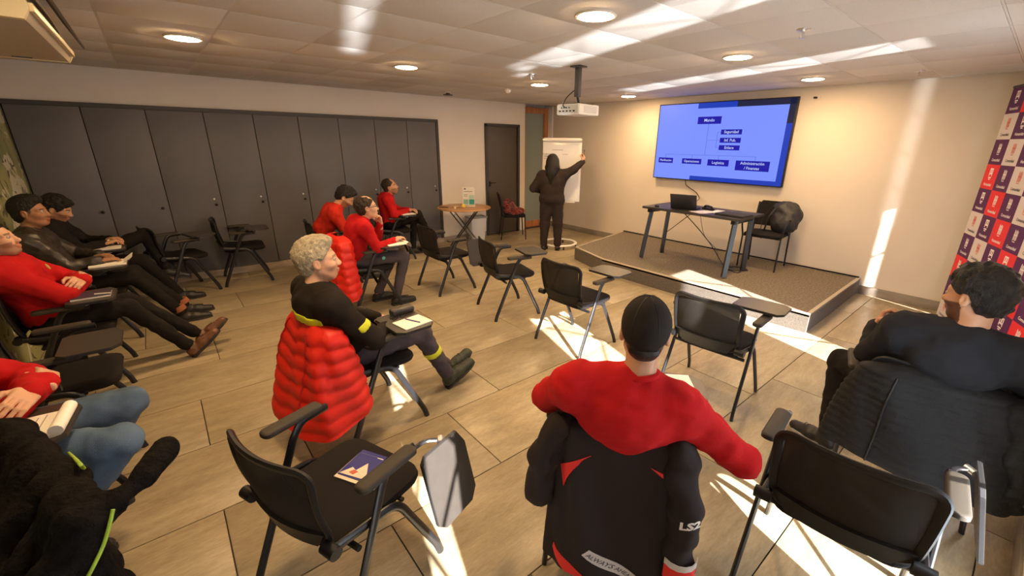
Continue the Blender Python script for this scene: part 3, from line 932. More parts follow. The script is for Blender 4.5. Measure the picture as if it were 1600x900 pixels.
def make_chair(tablet):
    t = thing('tablet_chair', 'chair', 'chair')
    for s in (1, -1):
        yy = .262 * s
        fr = fillet([(-.262, yy * 1.06, 0), (-.25, yy * 1.05, .05), (-.01, yy, .60), (.03, yy, .648), (.15, yy, .650)], .05, 5)
        MB().tube(fr, .0145, 10, flat=(.8, 1.25)).build('rear_leg', M_tube, t)
        fl = fillet([(-.225, yy * .93, .485), (.06, yy * .93, .440), (.235, yy * 1.0, .06), (.25, yy * 1.02, 0)], .06, 5)
        MB().tube(fl, .0145, 10, flat=(.8, 1.25)).build('front_leg', M_tube, t)
        MB().cyl((-.225, yy * .80, .487), (-.225, yy * 1.03, .485), .024, n=14).build('pivot', M_blk, t)
        lay = [[(x, y, z) for x, y in round_poly(.255 - 2 * i, .062 - 2 * i, .022 - i * .5, 4, (.005, .28 * s))] for i, z in ((.006, .652), (0, .658), (0, .672), (.004, .677), (.012, .679))]
        loft(lay).build('arm_pad', M_arm, t)
    MB().cyl((-.13, -.25, .40), (-.13, .25, .40), .012, n=8).build('cross_bar', M_tube, t)
    MB().cyl((.09, -.24, .425), (.09, .24, .425), .010, n=8).build('cross_bar', M_tube, t)
    cushion(.455, .45, .415, .468, (.015, 0)).build('seat', M_blkf, t)
    def fr_pts():
        out = []
        rp = round_poly(.44, .33, .055, 6, (0, .64)); dense = []
        for k in range(len(rp)):
            a, b = rp[k], rp[(k + 1) % len(rp)]
            m = max(1, int(math.hypot(b[0] - a[0], b[1] - a[1]) / .03))
            dense += [(a[0] + (b[0] - a[0]) * i / m, a[1] + (b[1] - a[1]) * i / m) for i in range(m)]
        for x, z in dense:
            wz = 1.0 + .04 * (z - .64) / .16
            out.append(back_pt(x * wz, z))
        return out
    fp = fr_pts(); fp.append(fp[0]); fp.append(fp[1])
    MB().tube(fp, .015, 8, flat=(1.25, .75), up=(1, 0, 0), cap=False).build('back_frame', M_blk, t)
    MB().grid(lambda u, v: back_pt((u - .5) * .415, .485 + v * .31), 10, 8, .003).build('back_mesh', M_mesh, t)
    MB().grid(lambda u, v: back_pt((u - .5) * .42 * (1 - .25 * (1 - v)), .455 + v * .085), 10, 3, .016).build('back_shell', M_blk, t)
    TB = [(-.125, -.13), (-.085, -.165), (.085, -.165), (.125, -.12), (.125, .10), (.09, .165), (-.10, .165), (-.125, .14)]
    if tablet == 'up':
        a = MB().tube([(.10, -.272, .650), (.17, -.255, .675)], .010, 8, flat=(1.4, .7)).cyl((.17, -.255, .668), (.17, -.255, .694), .016, n=12)
        a.build('tablet_hinge', M_steel, t)
        tb = MB().prism([(x + .175, y - .215) for x, y in TB], .693, .711).build('tablet', M_tab, t, 0)
        MB().prism([(x * 1.012 + .175, y * 1.012 - .215) for x, y in TB], .696, .708).build('edge_band', M_tabe, tb, 0)
    elif tablet == 'down':
        MB().tube(fillet([(.10, -.272, .650), (.20, -.275, .648), (.235, -.318, .645)], .03), .009, 8, flat=(1.2, .8)).build('tablet_bracket', M_tube, t)
        MB().cyl((.222, -.336, .645), (.248, -.312, .645), .013, n=12).build('tablet_hinge', M_steel, t)
        fn = lambda x, y, z: (.215 + x * .93 + (y + .165) * .0, -.338 - z - (.165 - y) * .22, .50 + y * .95)
        tb = MB().prism(TB, 0, .018, fn).build('tablet', M_tab, t, 0)
        MB().prism([(x * 1.012, y * 1.012) for x, y in TB], .003, .015, fn).build('edge_band', M_tabe, tb, 0)
    return t
PROTO = {}
def chair(x, y, h, tablet, label, group=None):
    if tablet not in PROTO:
        c = PROTO[tablet] = make_chair(tablet)
    else:
        c = copy_tree(PROTO[tablet])
    c.location = (x, y, 0); c.rotation_euler = (0, 0, rad(h))
    c['label'] = label
    c['group'] = 'black tablet-arm chairs'
    return c
# poses: x, y, heading
POSE = dict(P2=(1.56, 5.78, -6), P3=(1.59, 4.69, 0), P4=(2.68, 6.49, -12), P5=(.81, 2.585, 4.5), P6=(-.65, 5.40, 0), P7=(-.68, 6.20, 0),
            P8=(-.69, 4.40, 0), P9=(-.72, 2.54, -6), P11=(1.349, .963, 38), P12=(2.82, .16, 15),
            C1=(.016, 6.49, 17), C2=(.677, 6.61, -4.5), C6=(2.57, 4.665, 0), C7=(2.71, 3.555, -14), C8=(2.72, 2.515, 2), C9=(2.88, 1.27, 5),
            C11=(1.815, .195, 7), C13=(.32, 1.535, 20), C16=(-.63, 3.41, 0), CF=(-.68, 1.58, 199))
chair(*POSE['C13'], 'down', 'black tablet chair with a blue brochure on its seat')
chair(*POSE['C11'], 'down', 'empty black mesh chair beside the man in the black cap')
chair(*POSE['C9'], 'up', 'empty mesh chair half in sunlight by the stage corner')
chair(*POSE['C8'], 'up', 'empty mesh chair with its seat front and leg in sunlight')
chair(*POSE['C7'], 'up', 'empty black chair with raised tablet near the flipchart stand')
chair(*POSE['C6'], 'down', 'empty black chair with hanging tablet before the round table')
chair(*POSE['C2'], 'up', 'empty black chair by the cabinet farther from the seated men')
chair(*POSE['C1'], 'up', 'empty black chair by the cabinet right beside the seated men')
chair(*POSE['C16'], 'up', 'empty black chair between two men in red sweaters')
chair(*POSE['CF'], 'none', 'black chair under the dark fleece jacket')
chair(*POSE['P5'], 'up', 'chair of the grey-haired man with red puffer jacket')
chair(*POSE['P3'], 'up', 'chair of the balding man wearing glasses')
chair(*POSE['P2'], 'up', 'chair of the man bending down in a red sweater')
chair(*POSE['P4'], 'up', 'chair of the man leaning back against the cabinet')
chair(*POSE['P6'], 'up', 'chair of the man in the shiny black leather jacket')
chair(*POSE['P7'], 'up', 'chair of the man writing beside the cabinet')
chair(*POSE['P8'], 'up', 'chair of the man with folded arms and brown shoes')
chair(*POSE['P9'], 'up', 'chair of the man in blue jeans')
chair(*POSE['P11'], 'up', 'chair of the man in the black cap')
chair(*POSE['P12'], 'none', 'chair of the bearded man in dark clothes')

def local_to_world(pose, p):
    x, y, h = pose; c, s = math.cos(rad(h)), math.sin(rad(h))
    return (x + c * p[0] - s * p[1], y + s * p[0] + c * p[1], p[2])

# ------------------------------------------------------------------ plain visitor chairs
def visitor(x, y, z, h, label, arms):
    t = thing('visitor_chair', label, 'chair', (x, y, z), rad(h))
    for s in (1, -1):
        MB().tube([(.22, .235 * s, 0), (.20, .235 * s, .44)], .011, 8).build('front_leg', M_tube, t)
        MB().tube(fillet([(-.25, .235 * s, 0), (-.20, .235 * s, .45), (-.27, .225 * s, .84)], .08), .011, 8).build('rear_leg', M_tube, t)
        if arms:
            MB().tube(fillet([(-.215, .235 * s, .66), (.12, .26 * s, .66), (.23, .26 * s, .60), (.20, .235 * s, .44)], .07), .011, 8).build('arm_rest', M_blk, t)
    for xx in (-.2, .19):
        MB().cyl((xx, -.235, .43), (xx, .235, .43), .010, n=8).build('cross_bar', M_tube, t)
    cushion(.47, .45, .425, .475, (0.0, 0), .07).build('seat', M_blkf, t)
    def bp(u, v):
        yy = (u - .5) * .46 * (1 if v < .75 else 1 - .5 * (v - .75) ** 2 * 6)
        return (-.215 - .075 * v + .35 * yy * yy, yy, .53 + .33 * v)
    MB().grid(bp, 10, 8, .022).build('backrest', M_blkf, t)
    return t
visitor(6.11, 2.26, .2, 186, 'black visitor chair with a backpack standing on the stage', True)
visitor(5.10, 6.52, 0, -32, 'black chair with a dark red garment beside the grey door', False)
# backpack lying against the stage chair back
bpk = thing('backpack', 'black rucksack leaning in the chair on the stage', 'backpack', (6.20, 2.10, .2 + .475), rad(186))
M_bag = mat('black_bag_nylon', (.020, .021, .026), .55, var=.3, vscale=30, bump=.5, bscale=40)
F = Field((-.30, -.25, -.02), (.22, .25, .48), .011)
F.ell((-.06, 0, .19), (.11, .18, .22), rotm(rad(-14), rad(-18), 0), .03).ell((.02, .02, .12), (.08, .14, .12), None, .04).ell((-.10, -.08, .30), (.08, .12, .10), None, .05).noise(.008, .12, 3)
F.plane((0, 0, .005), (0, 0, -1))
v, q = F.surface(); link('bag_body', np_mesh('bag_body', [(v, q, 0)]), M_bag, bpk)
MB().tube(spline([(.03, -.10, .36), (.10, -.16, .22), (.07, -.20, .05), (.03, -.24, -.10)], 6), .010, 6, flat=(1.8, .5)).build('strap', M_blk, bpk)
MB().tube(spline([(-.02, -.17, .34), (.0, -.25, .20), (.02, -.26, .02), (-.04, -.22, -.08)], 6), .010, 6, flat=(1.8, .5)).build('strap', M_blk, bpk)
# dark red garment on the chair by the door
M_dkred = mat('dark_red_fleece', (.21, .022, .022), .85, sheen=.4, var=.3, vscale=14, bump=.3, bscale=80)
gm = thing('folded_jacket', 'dark red jacket bundled on the chair by the grey door', 'jacket', (5.10, 6.50, .475), rad(-32))
F = Field((-.28, -.34, -.02), (.30, .34, .36), .012)
F.ell((.02, 0, .05), (.19, .22, .07), None, .04).ell((-.1, .12, .12), (.1, .12, .07), None, .05).cone((-.16, .15, .14), (-.10, .30, .20), .05, .045, .04).cone((.0, -.16, .10), (-.06, -.29, .21), .05, .04, .04).noise(.014, .11, 5)
F.plane((0, 0, .003), (0, 0, -1))
v, q = F.surface(); link('jacket_body', np_mesh('jacket_body', [(v, q, 0)]), M_dkred, gm)

# ------------------------------------------------------------------ round folding table and its things
rt = thing('round_table', 'round wooden folding table with crossed black legs', 'table', (3.86, 6.28, 0), rad(-35))
M_tbl = mat('warm_table_wood', (.46, .24, .10), .4, var=.25, vscale=4, stretch=(1, 7, 1))
MB().lathe([(.001, .700), (.42, .700), (.445, .706), (.45, .715), (.445, .724), (.43, .727), (.001, .727)], n=48).build('tabletop', M_tbl, rt)
for s in (1, -1):
    MB().tube([(-.28, .22 * s, 0), (.24, .22 * s, .70)], .011, 8).build('leg', M_tube, rt)
    MB().tube([(.28, .18 * s, 0), (-.24, .18 * s, .70)], .011, 8).build('leg', M_tube, rt)
for (xx, yy, zz) in ((-.16, .22, .16), (.16, .18, .16), (.165, .22, .60), (-.16, .18, .595)):
    MB().cyl((xx, -yy, zz), (xx, yy, zz), .008, n=8).build('cross_bar', M_tube, rt)
sg = thing('notice_stand', 'upright white and teal notice in a table stand', 'sign', (3.97, 6.30, .727), rad(-41))
SF = lambda x, z, dy=0: (x, -.003 - dy, z)
MB().box((0, 0, .17), (.205, .004, .30)).box((0, .0, .004), (.21, .08, .008)).build('acrylic_stand', mat('notice_paper', (.72, .70, .62), .4), sg)
for (nm, x0, x1, z0, z1, m) in [('teal_panel', -.09, -.005, .03, .115, mat('pale_teal', (.22, .42, .36), .5)), ('teal_panel', .005, .095, .03, .115, mat('deep_teal', (.03, .27, .27), .5)), ('teal_panel', .005, .095, .115, .19, mat('mint_print', (.42, .58, .50), .5)),
                                ('print_line', -.075, .065, .243, .250, M_ink), ('print_line', -.075, -.045, .28, .30, M_ink), ('print_line', -.08, -.02, .19, .196, M_tab), ('print_line', -.08, -.02, .165, .170, M_tab)]:
    MB().box(((x0 + x1) / 2, -.0028, (z0 + z1) / 2), (x1 - x0, .0015, z1 - z0)).build(nm, m, sg, 0)
ap = thing('apple', 'yellow apple on the round wooden table', 'fruit', (3.78, 6.18, .727))
MB().lathe([(.001, .006), (.018, .0), (.033, .014), (.038, .034), (.034, .054), (.020, .066), (.006, .062), (.001, .058)], n=20).build('flesh', mat('yellow_apple', (.70, .50, .07), .35, var=.2, vscale=20), ap)
MB().tube([(0, 0, .056), (.004, 0, .075)], .0025, 6).build('stalk', M_doorg, ap)
t = thing('banana_peel', 'crumpled pale peel lying by the apple', 'peel', (3.66, 6.22, .727), rad(-30))
for a in (20, 140, 250):
    MB().tube(spline([(0, 0, .02), (.04 * math.cos(rad(a)), .04 * math.sin(rad(a)), .028), (.085 * math.cos(rad(a + 12)), .085 * math.sin(rad(a + 12)), .008)], 5), .011, 6, flat=(1.3, .6)).build('strip', mat('pale_peel', (.68, .56, .36), .6), t)
t = thing('pen', 'black pen lying on the round table rim', 'pen', (3.55, 6.40, .727), rad(-48))
MB().cyl((-.09, 0, .006), (.06, 0, .006), .006, n=8).cyl((.06, 0, .006), (.085, 0, .006), .004, .001, n=8).build('barrel', M_blk, t)
MB().box((-.06, 0, .013), (.05, .004, .002)).build('clip', M_steel, t)
bi = thing('waste_bin', 'white rectangular waste bin with grey rim by the wall', 'bin', (4.42, 6.78, 0), rad(-8))
M_bin = mat('pale_bin_plastic', (.66, .68, .70), .45)
loft([[(x, y, z) for x, y in round_poly(w, d, .03, 4)] for w, d, z in ((.26, .20, 0), (.34, .27, .44), (.325, .255, .44), (.25, .19, .02))]).build('body', M_bin, bi)
loft([[(x, y, z) for x, y in round_poly(w, d, .035, 4)] for w, d, z in ((.352, .282, .425), (.36, .29, .435), (.36, .29, .45), (.31, .24, .452), (.31, .24, .43))]).build('rim', mat('grey_rim', (.25, .26, .27), .5), bi)

# ------------------------------------------------------------------ flipchart
fc = thing('flipchart', 'white flipchart easel on a round wheeled base', 'flipchart', (5.29, 5.42, 0), rad(222))
bpts = [(.33 * math.cos(g), .33 * math.sin(g), .065) for g in np.linspace(rad(-205), rad(25), 26)]
MB().tube([(.30 * math.cos(g), .30 * math.sin(g), .07) for g in np.linspace(0, 2 * math.pi, 33)], .022, 10, flat=(1.3, .8), cap=False).build('base_ring', M_white, fc)
MB().box((-.15, 0, .07), (.32, .05, .03), bev=.006).build('base_arm', M_white, fc)
for a in (20, 95, 170, 245, 320):
    cst = MB().cyl((.30 * math.cos(rad(a)), .30 * math.sin(rad(a)) - .012, .026), (.30 * math.cos(rad(a)), .30 * math.sin(rad(a)) + .012, .026), .026, n=14)
    cst.build('castor', M_blk, fc)
MB().box((-.06, 0, .50), (.05, .07, .88), bev=.01).build('post', M_white, fc)
MB().box((-.028, 0, .62), (.03, .08, .06), bev=.008).build('clamp', M_blk, fc)
R_t = rotm(0, rad(-6), 0)
brd = MB().box((0, 0, 0), (.02, .66, 1.02), R_t, bev=.006).build('board', mat('whiteboard', (.80, .80, .78), .25), fc, loc=(-.02, 0, 1.32))
MB().box((.016, 0, -.03), (.003, .60, .90), R_t).build('paper_pad', mat('flip_paper', (.80, .80, .80), .7), brd, 0)
MB().tube([(-.03, -.31, .50), (-.03, .31, .50)], .035, 12).build('clamp_bar', M_white, brd)
for s in (1, -1):
    MB().cyl((-.03, .31 * s, .50), (-.03, .335 * s, .50), .030, n=12).build('end_knob', M_steel, brd)
MB().box((.06, 0, -.52), (.05, .5, .012), bev=.003).build('pen_tray', M_white, brd)
wr = MB(); rg = random.Random(3)
for (y0, z0, n, w) in [(.02, .34, 6, .2), (-.12, .27, 5, .17), (-.08, .235, 7, .2), (-.24, .27, 4, .1), (-.22, .235, 5, .1), (-.20, .20, 5, .12), (.10, .27, 3, .1)]:
    pts = []
    for k in range(n * 5):
        a = k / (n * 5)
        z = z0 + .010 * math.sin(k * 1.9 + rg.random()) + .004 * rg.random()
        yv = y0 - a * w
        pts.append((.0195 + .105 * (-(z)), yv, z))
    wr.tube(pts, .0018, 4)
wr.build('handwriting', mat('marker_ink', (.10, .10, .14), .6), brd)

# ------------------------------------------------------------------ small things on tablets and seats
def on_tablet(pose, dx, dy, dz=.711):
    return local_to_world(POSE[pose], (.175 + dx, -.215 + dy, dz))
def notebook(pose, dx, dy, rz, w, d, label, th=.008, m=None, name='notebook', dz=.712):
    x, y, z = on_tablet(pose, dx, dy, dz)
    t = thing(name, label, 'notebook', (x, y, z), rad(POSE[pose][2] + rz))
    MB().box((0, 0, th / 2), (w, d, th), bev=.001).build('page_block', m or M_paper, t, 0)
    return t
M_bind = mat('dark_binding', (.04, .03, .06), .5)
n = notebook('P5', .02, -.06, 4, .19, .15, 'open white notepad on the grey-haired man tablet', .006)
MB().cyl((.02, -.05, .010), (-.01, .06, .010), .004, n=8).build('pen', mat('violet_pen', (.12, .09, .25), .4), n)
n = thing('spectacles', 'folded spectacles on the grey-haired man tablet', 'glasses', on_tablet('P5', -.01, .05, .711), rad(10))
mbg = MB()
for s in (-1, 1):
    mbg.tube([(.03 * s + .022 * math.cos(g), .0, .018 + .016 * math.sin(g)) for g in np.linspace(0, 6.28, 15)], .0016, 5, cap=False)
    mbg.tube([(.052 * s, 0, .022), (.02 * s, .03, .006), (-.045 * s, .034, .004)], .002, 5)
mbg.build('frame', M_blk, n)
n = thing('glasses_case', 'dark leather case on the grey-haired man tablet', 'case', on_tablet('P5', .05, .125, .711), rad(2))
F = Field((-.1, -.05, -.01), (.1, .05, .06), .005); F.rbox((0, 0, .022), (.078, .032, .021), .014)
v, q = F.surface(); link('shell', np_mesh('shell', [(v, q, 0)]), mat('black_leather', (.03, .024, .02), .35, bump=.2, bscale=90), n)
MB().box((.0, -.031, .024), (.15, .004, .003)).build('seam', M_bind, n, 0)
n = notebook('P3', .06, -.01, 0, .20, .27, 'open notebook with curling page before the balding man', .008)
MB().grid(lambda u, w: (.10 + .05 * math.sin(u * 1.5), (w - .5) * .26, .012 + .03 * u * (1 - u) * 2 - .05 * u * u), 8, 2, .001).build('curling_page', M_paper, n)
n = notebook('P4', .01, -.02, 10, .21, .17, 'white sheets on the tablet by the cabinet end', .005)
n = thing('mobile_phone', 'black phone lying on the tablet beside white sheets', 'phone', on_tablet('P4', .03, .10, .711), rad(-60)); MB().box((0, 0, .005), (.15, .075, .009), bev=.003).build('body', M_blk, n); MB().box((0, 0, .0098), (.14, .068, .0006)).build('glass', mat('dark_glass', (.01, .01, .012), .1), n, 0)
n = notebook('P7', -.02, -.02, 0, .22, .17, 'white notebook under the writing man hands', .008)
MB().cyl((-.04, .03, .012), (.03, .09, .07), .004, n=8).build('pen', M_steel, n)
n = notebook('P6', .0, .0, 0, .24, .20, 'thick notebook with curled page before the leather jacket', .014)
MB().grid(lambda u, w: (.10 + .07 * math.sin(u * 2.6), (w - .5) * .19, .014 + .05 * math.sin(u * 2.8)), 10, 2, .001).build('curling_page', M_paper, n)
n = notebook('P8', .0, -.02, 0, .20, .15, 'closed notebook with white pen on folded-arms man tablet', .012)
MB().box((0, 0, .013), (.205, .155, .002)).build('cover', M_bind, n, 0)
MB().cyl((.02, -.03, .019), (.10, -.06, .019), .005, n=8).build('pen', M_white, n)
n = notebook('P9', -.02, -.03, 0, .24, .20, 'spiral notepad with rolled pages above the blue jeans', .010)
MB().tube([(.125, -.10, .024), (.125, .10, .024)], .022, 12).build('rolled_pages', M_paper, n)
for k in range(14):
    MB().tube([(.118 + .012 * math.cos(g), -.09 + .0138 * k, .006 + .012 * math.sin(g)) for g in np.linspace(0, 6.28, 9)], .0012, 4, cap=False).build('spiral_ring', M_bind, n)
mw = MB()
for k in range(7):
    mw.box((.06 - .022 * k, .02, .0105), (.004, .13 - .02 * (k % 3), .0006))
mw.build('print_line', mat('grey_print', (.35, .33, .32), .8), n, 0)
MB().cyl((-.06, -.105, .010), (.04, -.105, .010), .004, n=8).build('pen', mat('blue_pen', (.03, .05, .35), .4), n)
n = notebook('P11', .0, .0, 6, .21, .24, 'blank white sheet on the capped man tablet', .003)
bc = thing('brochure', 'blue brochure with mountain picture on the chair seat', 'brochure', local_to_world(POSE['C13'], (.09, -.04, .4775)), rad(29))
MB().box((0, 0, .002), (.15, .20, .004)).build('lower_leaf', mat('cream_leaf', (.75, .66, .50), .6), bc, 0)
MB().box((.015, .03, .0065), (.15, .13, .003), rotm(0, rad(-1), 0)).build('cover', mat('deep_blue_print', (.020, .025, .22), .4), bc, 0)
MB().prism([(-.05, -.03), (-.01, .06), (-.055, .09)], .0083, .0088).prism([(-.05, -.03), (-.02, -.02), (.03, .015), (-.02, .035)], .0083, .0088).build('mountain_print', mat('snow_print', (.75, .66, .56), .5), bc, 0)
MB().prism([(-.045, .03), (-.025, .02), (-.02, .045), (-.04, .055)], .0089, .0093).build('red_print', mat('red_print', (.55, .10, .06), .5), bc, 0)
MB().box((.075, .045, .0086), (.006, .09, .0008)).box((.070, -.015, .0086), (.004, .03, .0008)).build('title_print', M_paper, bc, 0)

# ------------------------------------------------------------------ people
SK_light = skin_mat('skin_light', (.62, .36, .24))
SK_tan = skin_mat('skin_tan', (.50, .27, .16))
SK_brown = skin_mat('skin_brown', (.33, .165, .09))
SK_dark = skin_mat('skin_dark', (.20, .095, .050))
M_eye = mat('eye_white', (.42, .38, .35), .3)
M_iris = mat('iris_dark', (.03, .02, .015), .2)
def cloth(name, col, rough=.9, sheen=.0, var=.12, bump=.25, bscale=350, vscale=10, spec=.2, coat=0):
    return mat(name, col, rough, sheen=sheen, var=var, vscale=vscale, bump=bump, bscale=bscale, spec=spec, coat=coat)
M_red = cloth('red_sweatshirt', (.47, .009, .012))
M_redo = cloth('orange_red_sweatshirt', (.50, .024, .012))
M_black = cloth('black_cotton', (.014, .012, .012))
M_brownblk = cloth('brown_black_jersey', (.034, .024, .021))
M_navy = cloth('dark_navy_sweatshirt', (.016, .017, .021))
M_leather = cloth('black_leather', (.018, .016, .013), .32, 0, .3, .5, 40, 14, .7)
M_worker = cloth('black_work_jacket', (.015, .011, .009), .85)
M_greytr = cloth('grey_work_trousers', (.075, .062, .070))
M_dktr = cloth('dark_trousers', (.013, .011, .010))
M_jean = cloth('blue_denim', (.105, .165, .26), .9, 0, .35, .3, 400, 7)
M_shoeb = mat('black_shoe', (.020, .018, .017), .45, bump=.2, bscale=60)
M_shoebr = mat('brown_leather_shoe', (.15, .065, .032), .5, var=.35, vscale=30, bump=.3, bscale=60)
M_shoeg = mat('dark_green_boot', (.030, .036, .022), .55, var=.4, vscale=30, bump=.3, bscale=60)
M_sole = mat('rubber_sole', (.030, .028, .026), .8)
M_solew = mat('white_sole', (.60, .58, .56), .6)
M_hiv = mat('hi_vis_yellow', (.62, .66, .02), .5)
M_sock = cloth('brown_sock', (.30, .11, .05))
def hairm(n, c):
    return mat(n, c, .42, var=.45, vscale=60, bump=.8, bscale=120, stretch=(1, 3, 1), spec=.35)
H_black = hairm('black_hair', (.012, .010, .009)); H_dbrown = hairm('dark_brown_hair', (.030, .017, .010))
H_grey = mat('grey_hair', (.40, .345, .25), .65, var=.4, vscale=45, bump=.7, bscale=140, stretch=(1, 3, 1), spec=.35)

def frame(d, up):
    x = unit(d); z = np.array(up, float); z = unit(z - x * (z @ x)); y = np.cross(z, x)
    return np.stack([x, y, z], 1)

def head_parts(c, R, neck, sc, spec):
    """returns parts and tint for a head at c with rotation R (columns), neck base point"""
    nb = (np.array(neck) - c) @ R / sc
    F = Field((-.16, -.115, min(nb[2] - .05, -.15)), (.15, .115, .15), .0052)
    lo, hi = np.minimum(F.lo, nb - .08), np.array((.15, .115, .15)); hi = np.maximum(hi, nb + .08)
    F = Field(lo, hi, .0052)
    F.ell((-.016, 0, .036), (.098, .078, .086), None, .01)
    F.ell((.024, 0, -.030), (.068, .061, .086), None, .035)
    F.ell((.046, 0, -.090), (.036, .036, .024), None, .03)
    for s in (1, -1):
        F.cone((.0, .055 * s, -.055), (.05, .030 * s, -.095), .014, .014, .03)
        F.ell((.058, .038 * s, -.028), (.026, .022, .022), None, .03)
        F.cone((.079, .012 * s, .022), (.068, .048 * s, .020), .011, .009, .018)
        F.ell((.100, .031 * s, .000), (.018, .017, .012), None, .012, 'sub')
        F.ell((.100, .0115 * s, -.037), (.010, .008, .008), None, .008)
        F.ell((-.008, .080 * s, -.008), (.021, .011, .033), rotm(0, rad(-10), rad(18 * s)), .006)
        F.ell((-.002, .090 * s, -.004), (.010, .006, .018), rotm(0, rad(-10), rad(18 * s)), .006, 'sub')
    F.cone((.086, 0, .012), (.102, 0, -.026), .008, .0115, .014)
    F.ell((.105, 0, -.032), (.012, .012, .010), None, .010)
    F.ell((.089, 0, -.063), (.012, .023, .0065), None, .006)
    F.ell((.086, 0, -.074), (.012, .019, .0065), None, .006)
    F.cone((-.022, 0, -.06), nb, .053, .060, .03)
    v, q = F.surface()
    tint = np.ones((len(v), 3))
    x, y, z = v.T
    lips = (np.abs(y) < .024) & (z < -.056) & (z > -.081) & (x > .088)
    tint[lips] = (.85, .60, .58)
    brow = (np.abs(y) > .013) & (np.abs(y) < .050) & (z > .016) & (z < .027) & (x > .066)
    tint[brow] = spec.get('brow', (.25, .22, .2))
    b = spec.get('beard')
    if b is not None:
        m = (z < -.028 - .02 * (np.abs(y) < .04)) & (z > -.125) & (x > .005) & ~lips & ~((np.abs(y) < .018) & (z > -.05))
        tint[m] *= b
    s = spec.get('hair_crop')
    if s is not None:     # cropped hair at the sides
        m = (x < .035) & (z > -.06) & ((np.abs(y) > .04) | (x < -.04)) & ~((np.abs(y) > .07) & (np.abs(x + .008) < .026) & (np.abs(z + .008) < .034)) & (x - 1.1 * z < .03)
        tint[m] *= s
    out = [(c + (v * sc) @ R.T, q, 0)]; tints = [tint]
    n1, n2 = 8, 12
    for s in (1, -1):
        for rr, xo, mi in ((.0125, .0795, 1), (.0066, .0862, 2)):
            th = np.linspace(0, math.pi, n1 + 1); ph = np.linspace(0, 2 * math.pi, n2 + 1)[:-1]
            vv = np.array([(rr * math.sin(a) * math.cos(p), rr * math.sin(a) * math.sin(p), rr * math.cos(a)) for a in th for p in ph]) + (xo, .031 * s, .001)
            qq = np.array([(i * n2 + k, (i + 1) * n2 + k, (i + 1) * n2 + (k + 1) % n2, i * n2 + (k + 1) % n2) for i in range(n1) for k in range(n2)])
            out.append((c + (vv * sc) @ R.T, qq, mi)); tints.append(np.ones((len(vv), 3)))
    return out, tints

def hair_mesh(c, R, sc, h):
    t = h['t']; big = h.get('long', 0)
    F = Field((-.22, -.17, -.16 - big), (.17, .17, .20), .006)
    F.ell((-.018, 0, .040), (.098 + t * .8, .078 + t * h.get('side', .7), .086 + t), None, .01)
    if not h.get('long'):
        F.ell((-.045, 0, -.025), (.058 + t * .7, .060 + t * .5, .065), None, .02)
    if h.get('top'):
        F.ell((.02, 0, .10), (.075, .066, .035 + t * .6), None, .03)
    if h.get('fringe'):
        F.ell((.062, 0, .078), (.040, .066, .030), None, .02)
    F.noise(h.get('amp', .004), h.get('wave', .03), h.get('seed', 1), 8)
    dx = h.get('front', 0.0)
    if not h.get('fringe'):
        F.plane((.080 + dx, 0, .072), (.748, 0, -.669), .012)
    else:
        F.plane((.078 + dx, 0, .040), (.78, 0, -.62), .012)
    F.plane((0, 0, h.get('nape', -.072)), (.25, 0, -1), .012)
    for s in (1, -1):
        F.ell((-.002, .085 * s, -.022), (.028, .030, .042), None, .01, 'sub')
    if h.get('bald'):
        F.ell((.050, 0, .132), (.105, .044, .066), None, .015, 'sub')
    if h.get('bald2'):
        F.ell((.09, 0, .11), (.06, .06, .06), None, .015, 'sub')
    if big:
        F.chain([(-.05, 0, .06), (-.085, 0, -.06), (-.105, 0, -.16), (-.115, .0, -big - .06)], [.085, .088, .085, .050], .04)
        for s in (1, -1):
            F.chain([(-.02, .062 * s, .03), (-.03, .080 * s, -.07), (-.06, .075 * s, -.16)], [.045, .040, .03], .03)
    v, q = F.surface()
    return c + (v * sc) @ R.T, q

def hand_parts(w, d, up, curl, side, sc=1.0, thumb=1.0):
    R = frame(d, up)
    sg = 1 if side == 'R' else -1
    F = Field((-.065, -.075, -.11), (.215, .095, .045), .0037)
    F.cone((-.05, 0, 0), (.02, 0, 0), .025, .024, .02, sq=(1, .85, 1.15))
    F.rbox((.047, 0, 0), (.046, .040, .0135), .013, None, .015)
    F.ell((.03, .028, -.008), (.030, .017, .014), None, .015)
    for i, (yy, L) in enumerate(((.030, .95), (.0105, 1.05), (-.0105, .99), (-.030, .80))):
        p = V3(.086, yy, .001); a = 0; pts = [p]
        for seg, kk in ((.041, .8), (.027, 1.1), (.021, .7)):
            a += curl * kk * (1 + .06 * i)
            p = p + V3(math.cos(a), (yy * .9) * (.5 if curl < .3 else .0), -math.sin(a)) * seg * L
            pts.append(p)
        F.chain(pts, [.0093, .0086, .0078, .0068], .004)
    th = [V3(.016, .034, -.006), V3(.046, .058 * thumb, -.016), V3(.072, .064 * thumb - .004, -.024 - .02 * curl), V3(.094, .060 * thumb - .01, -.030 - .03 * curl)]
    F.chain(th, [.0125, .0108, .0095, .0078], .008)
    v, q = F.surface()
    v = v * (1, sg, 1)
    if sg < 0:
        q = q[:, ::-1]
    return [(np.array(w) + (v * sc) @ R.T, q, 0)], [np.ones((len(v), 3))]

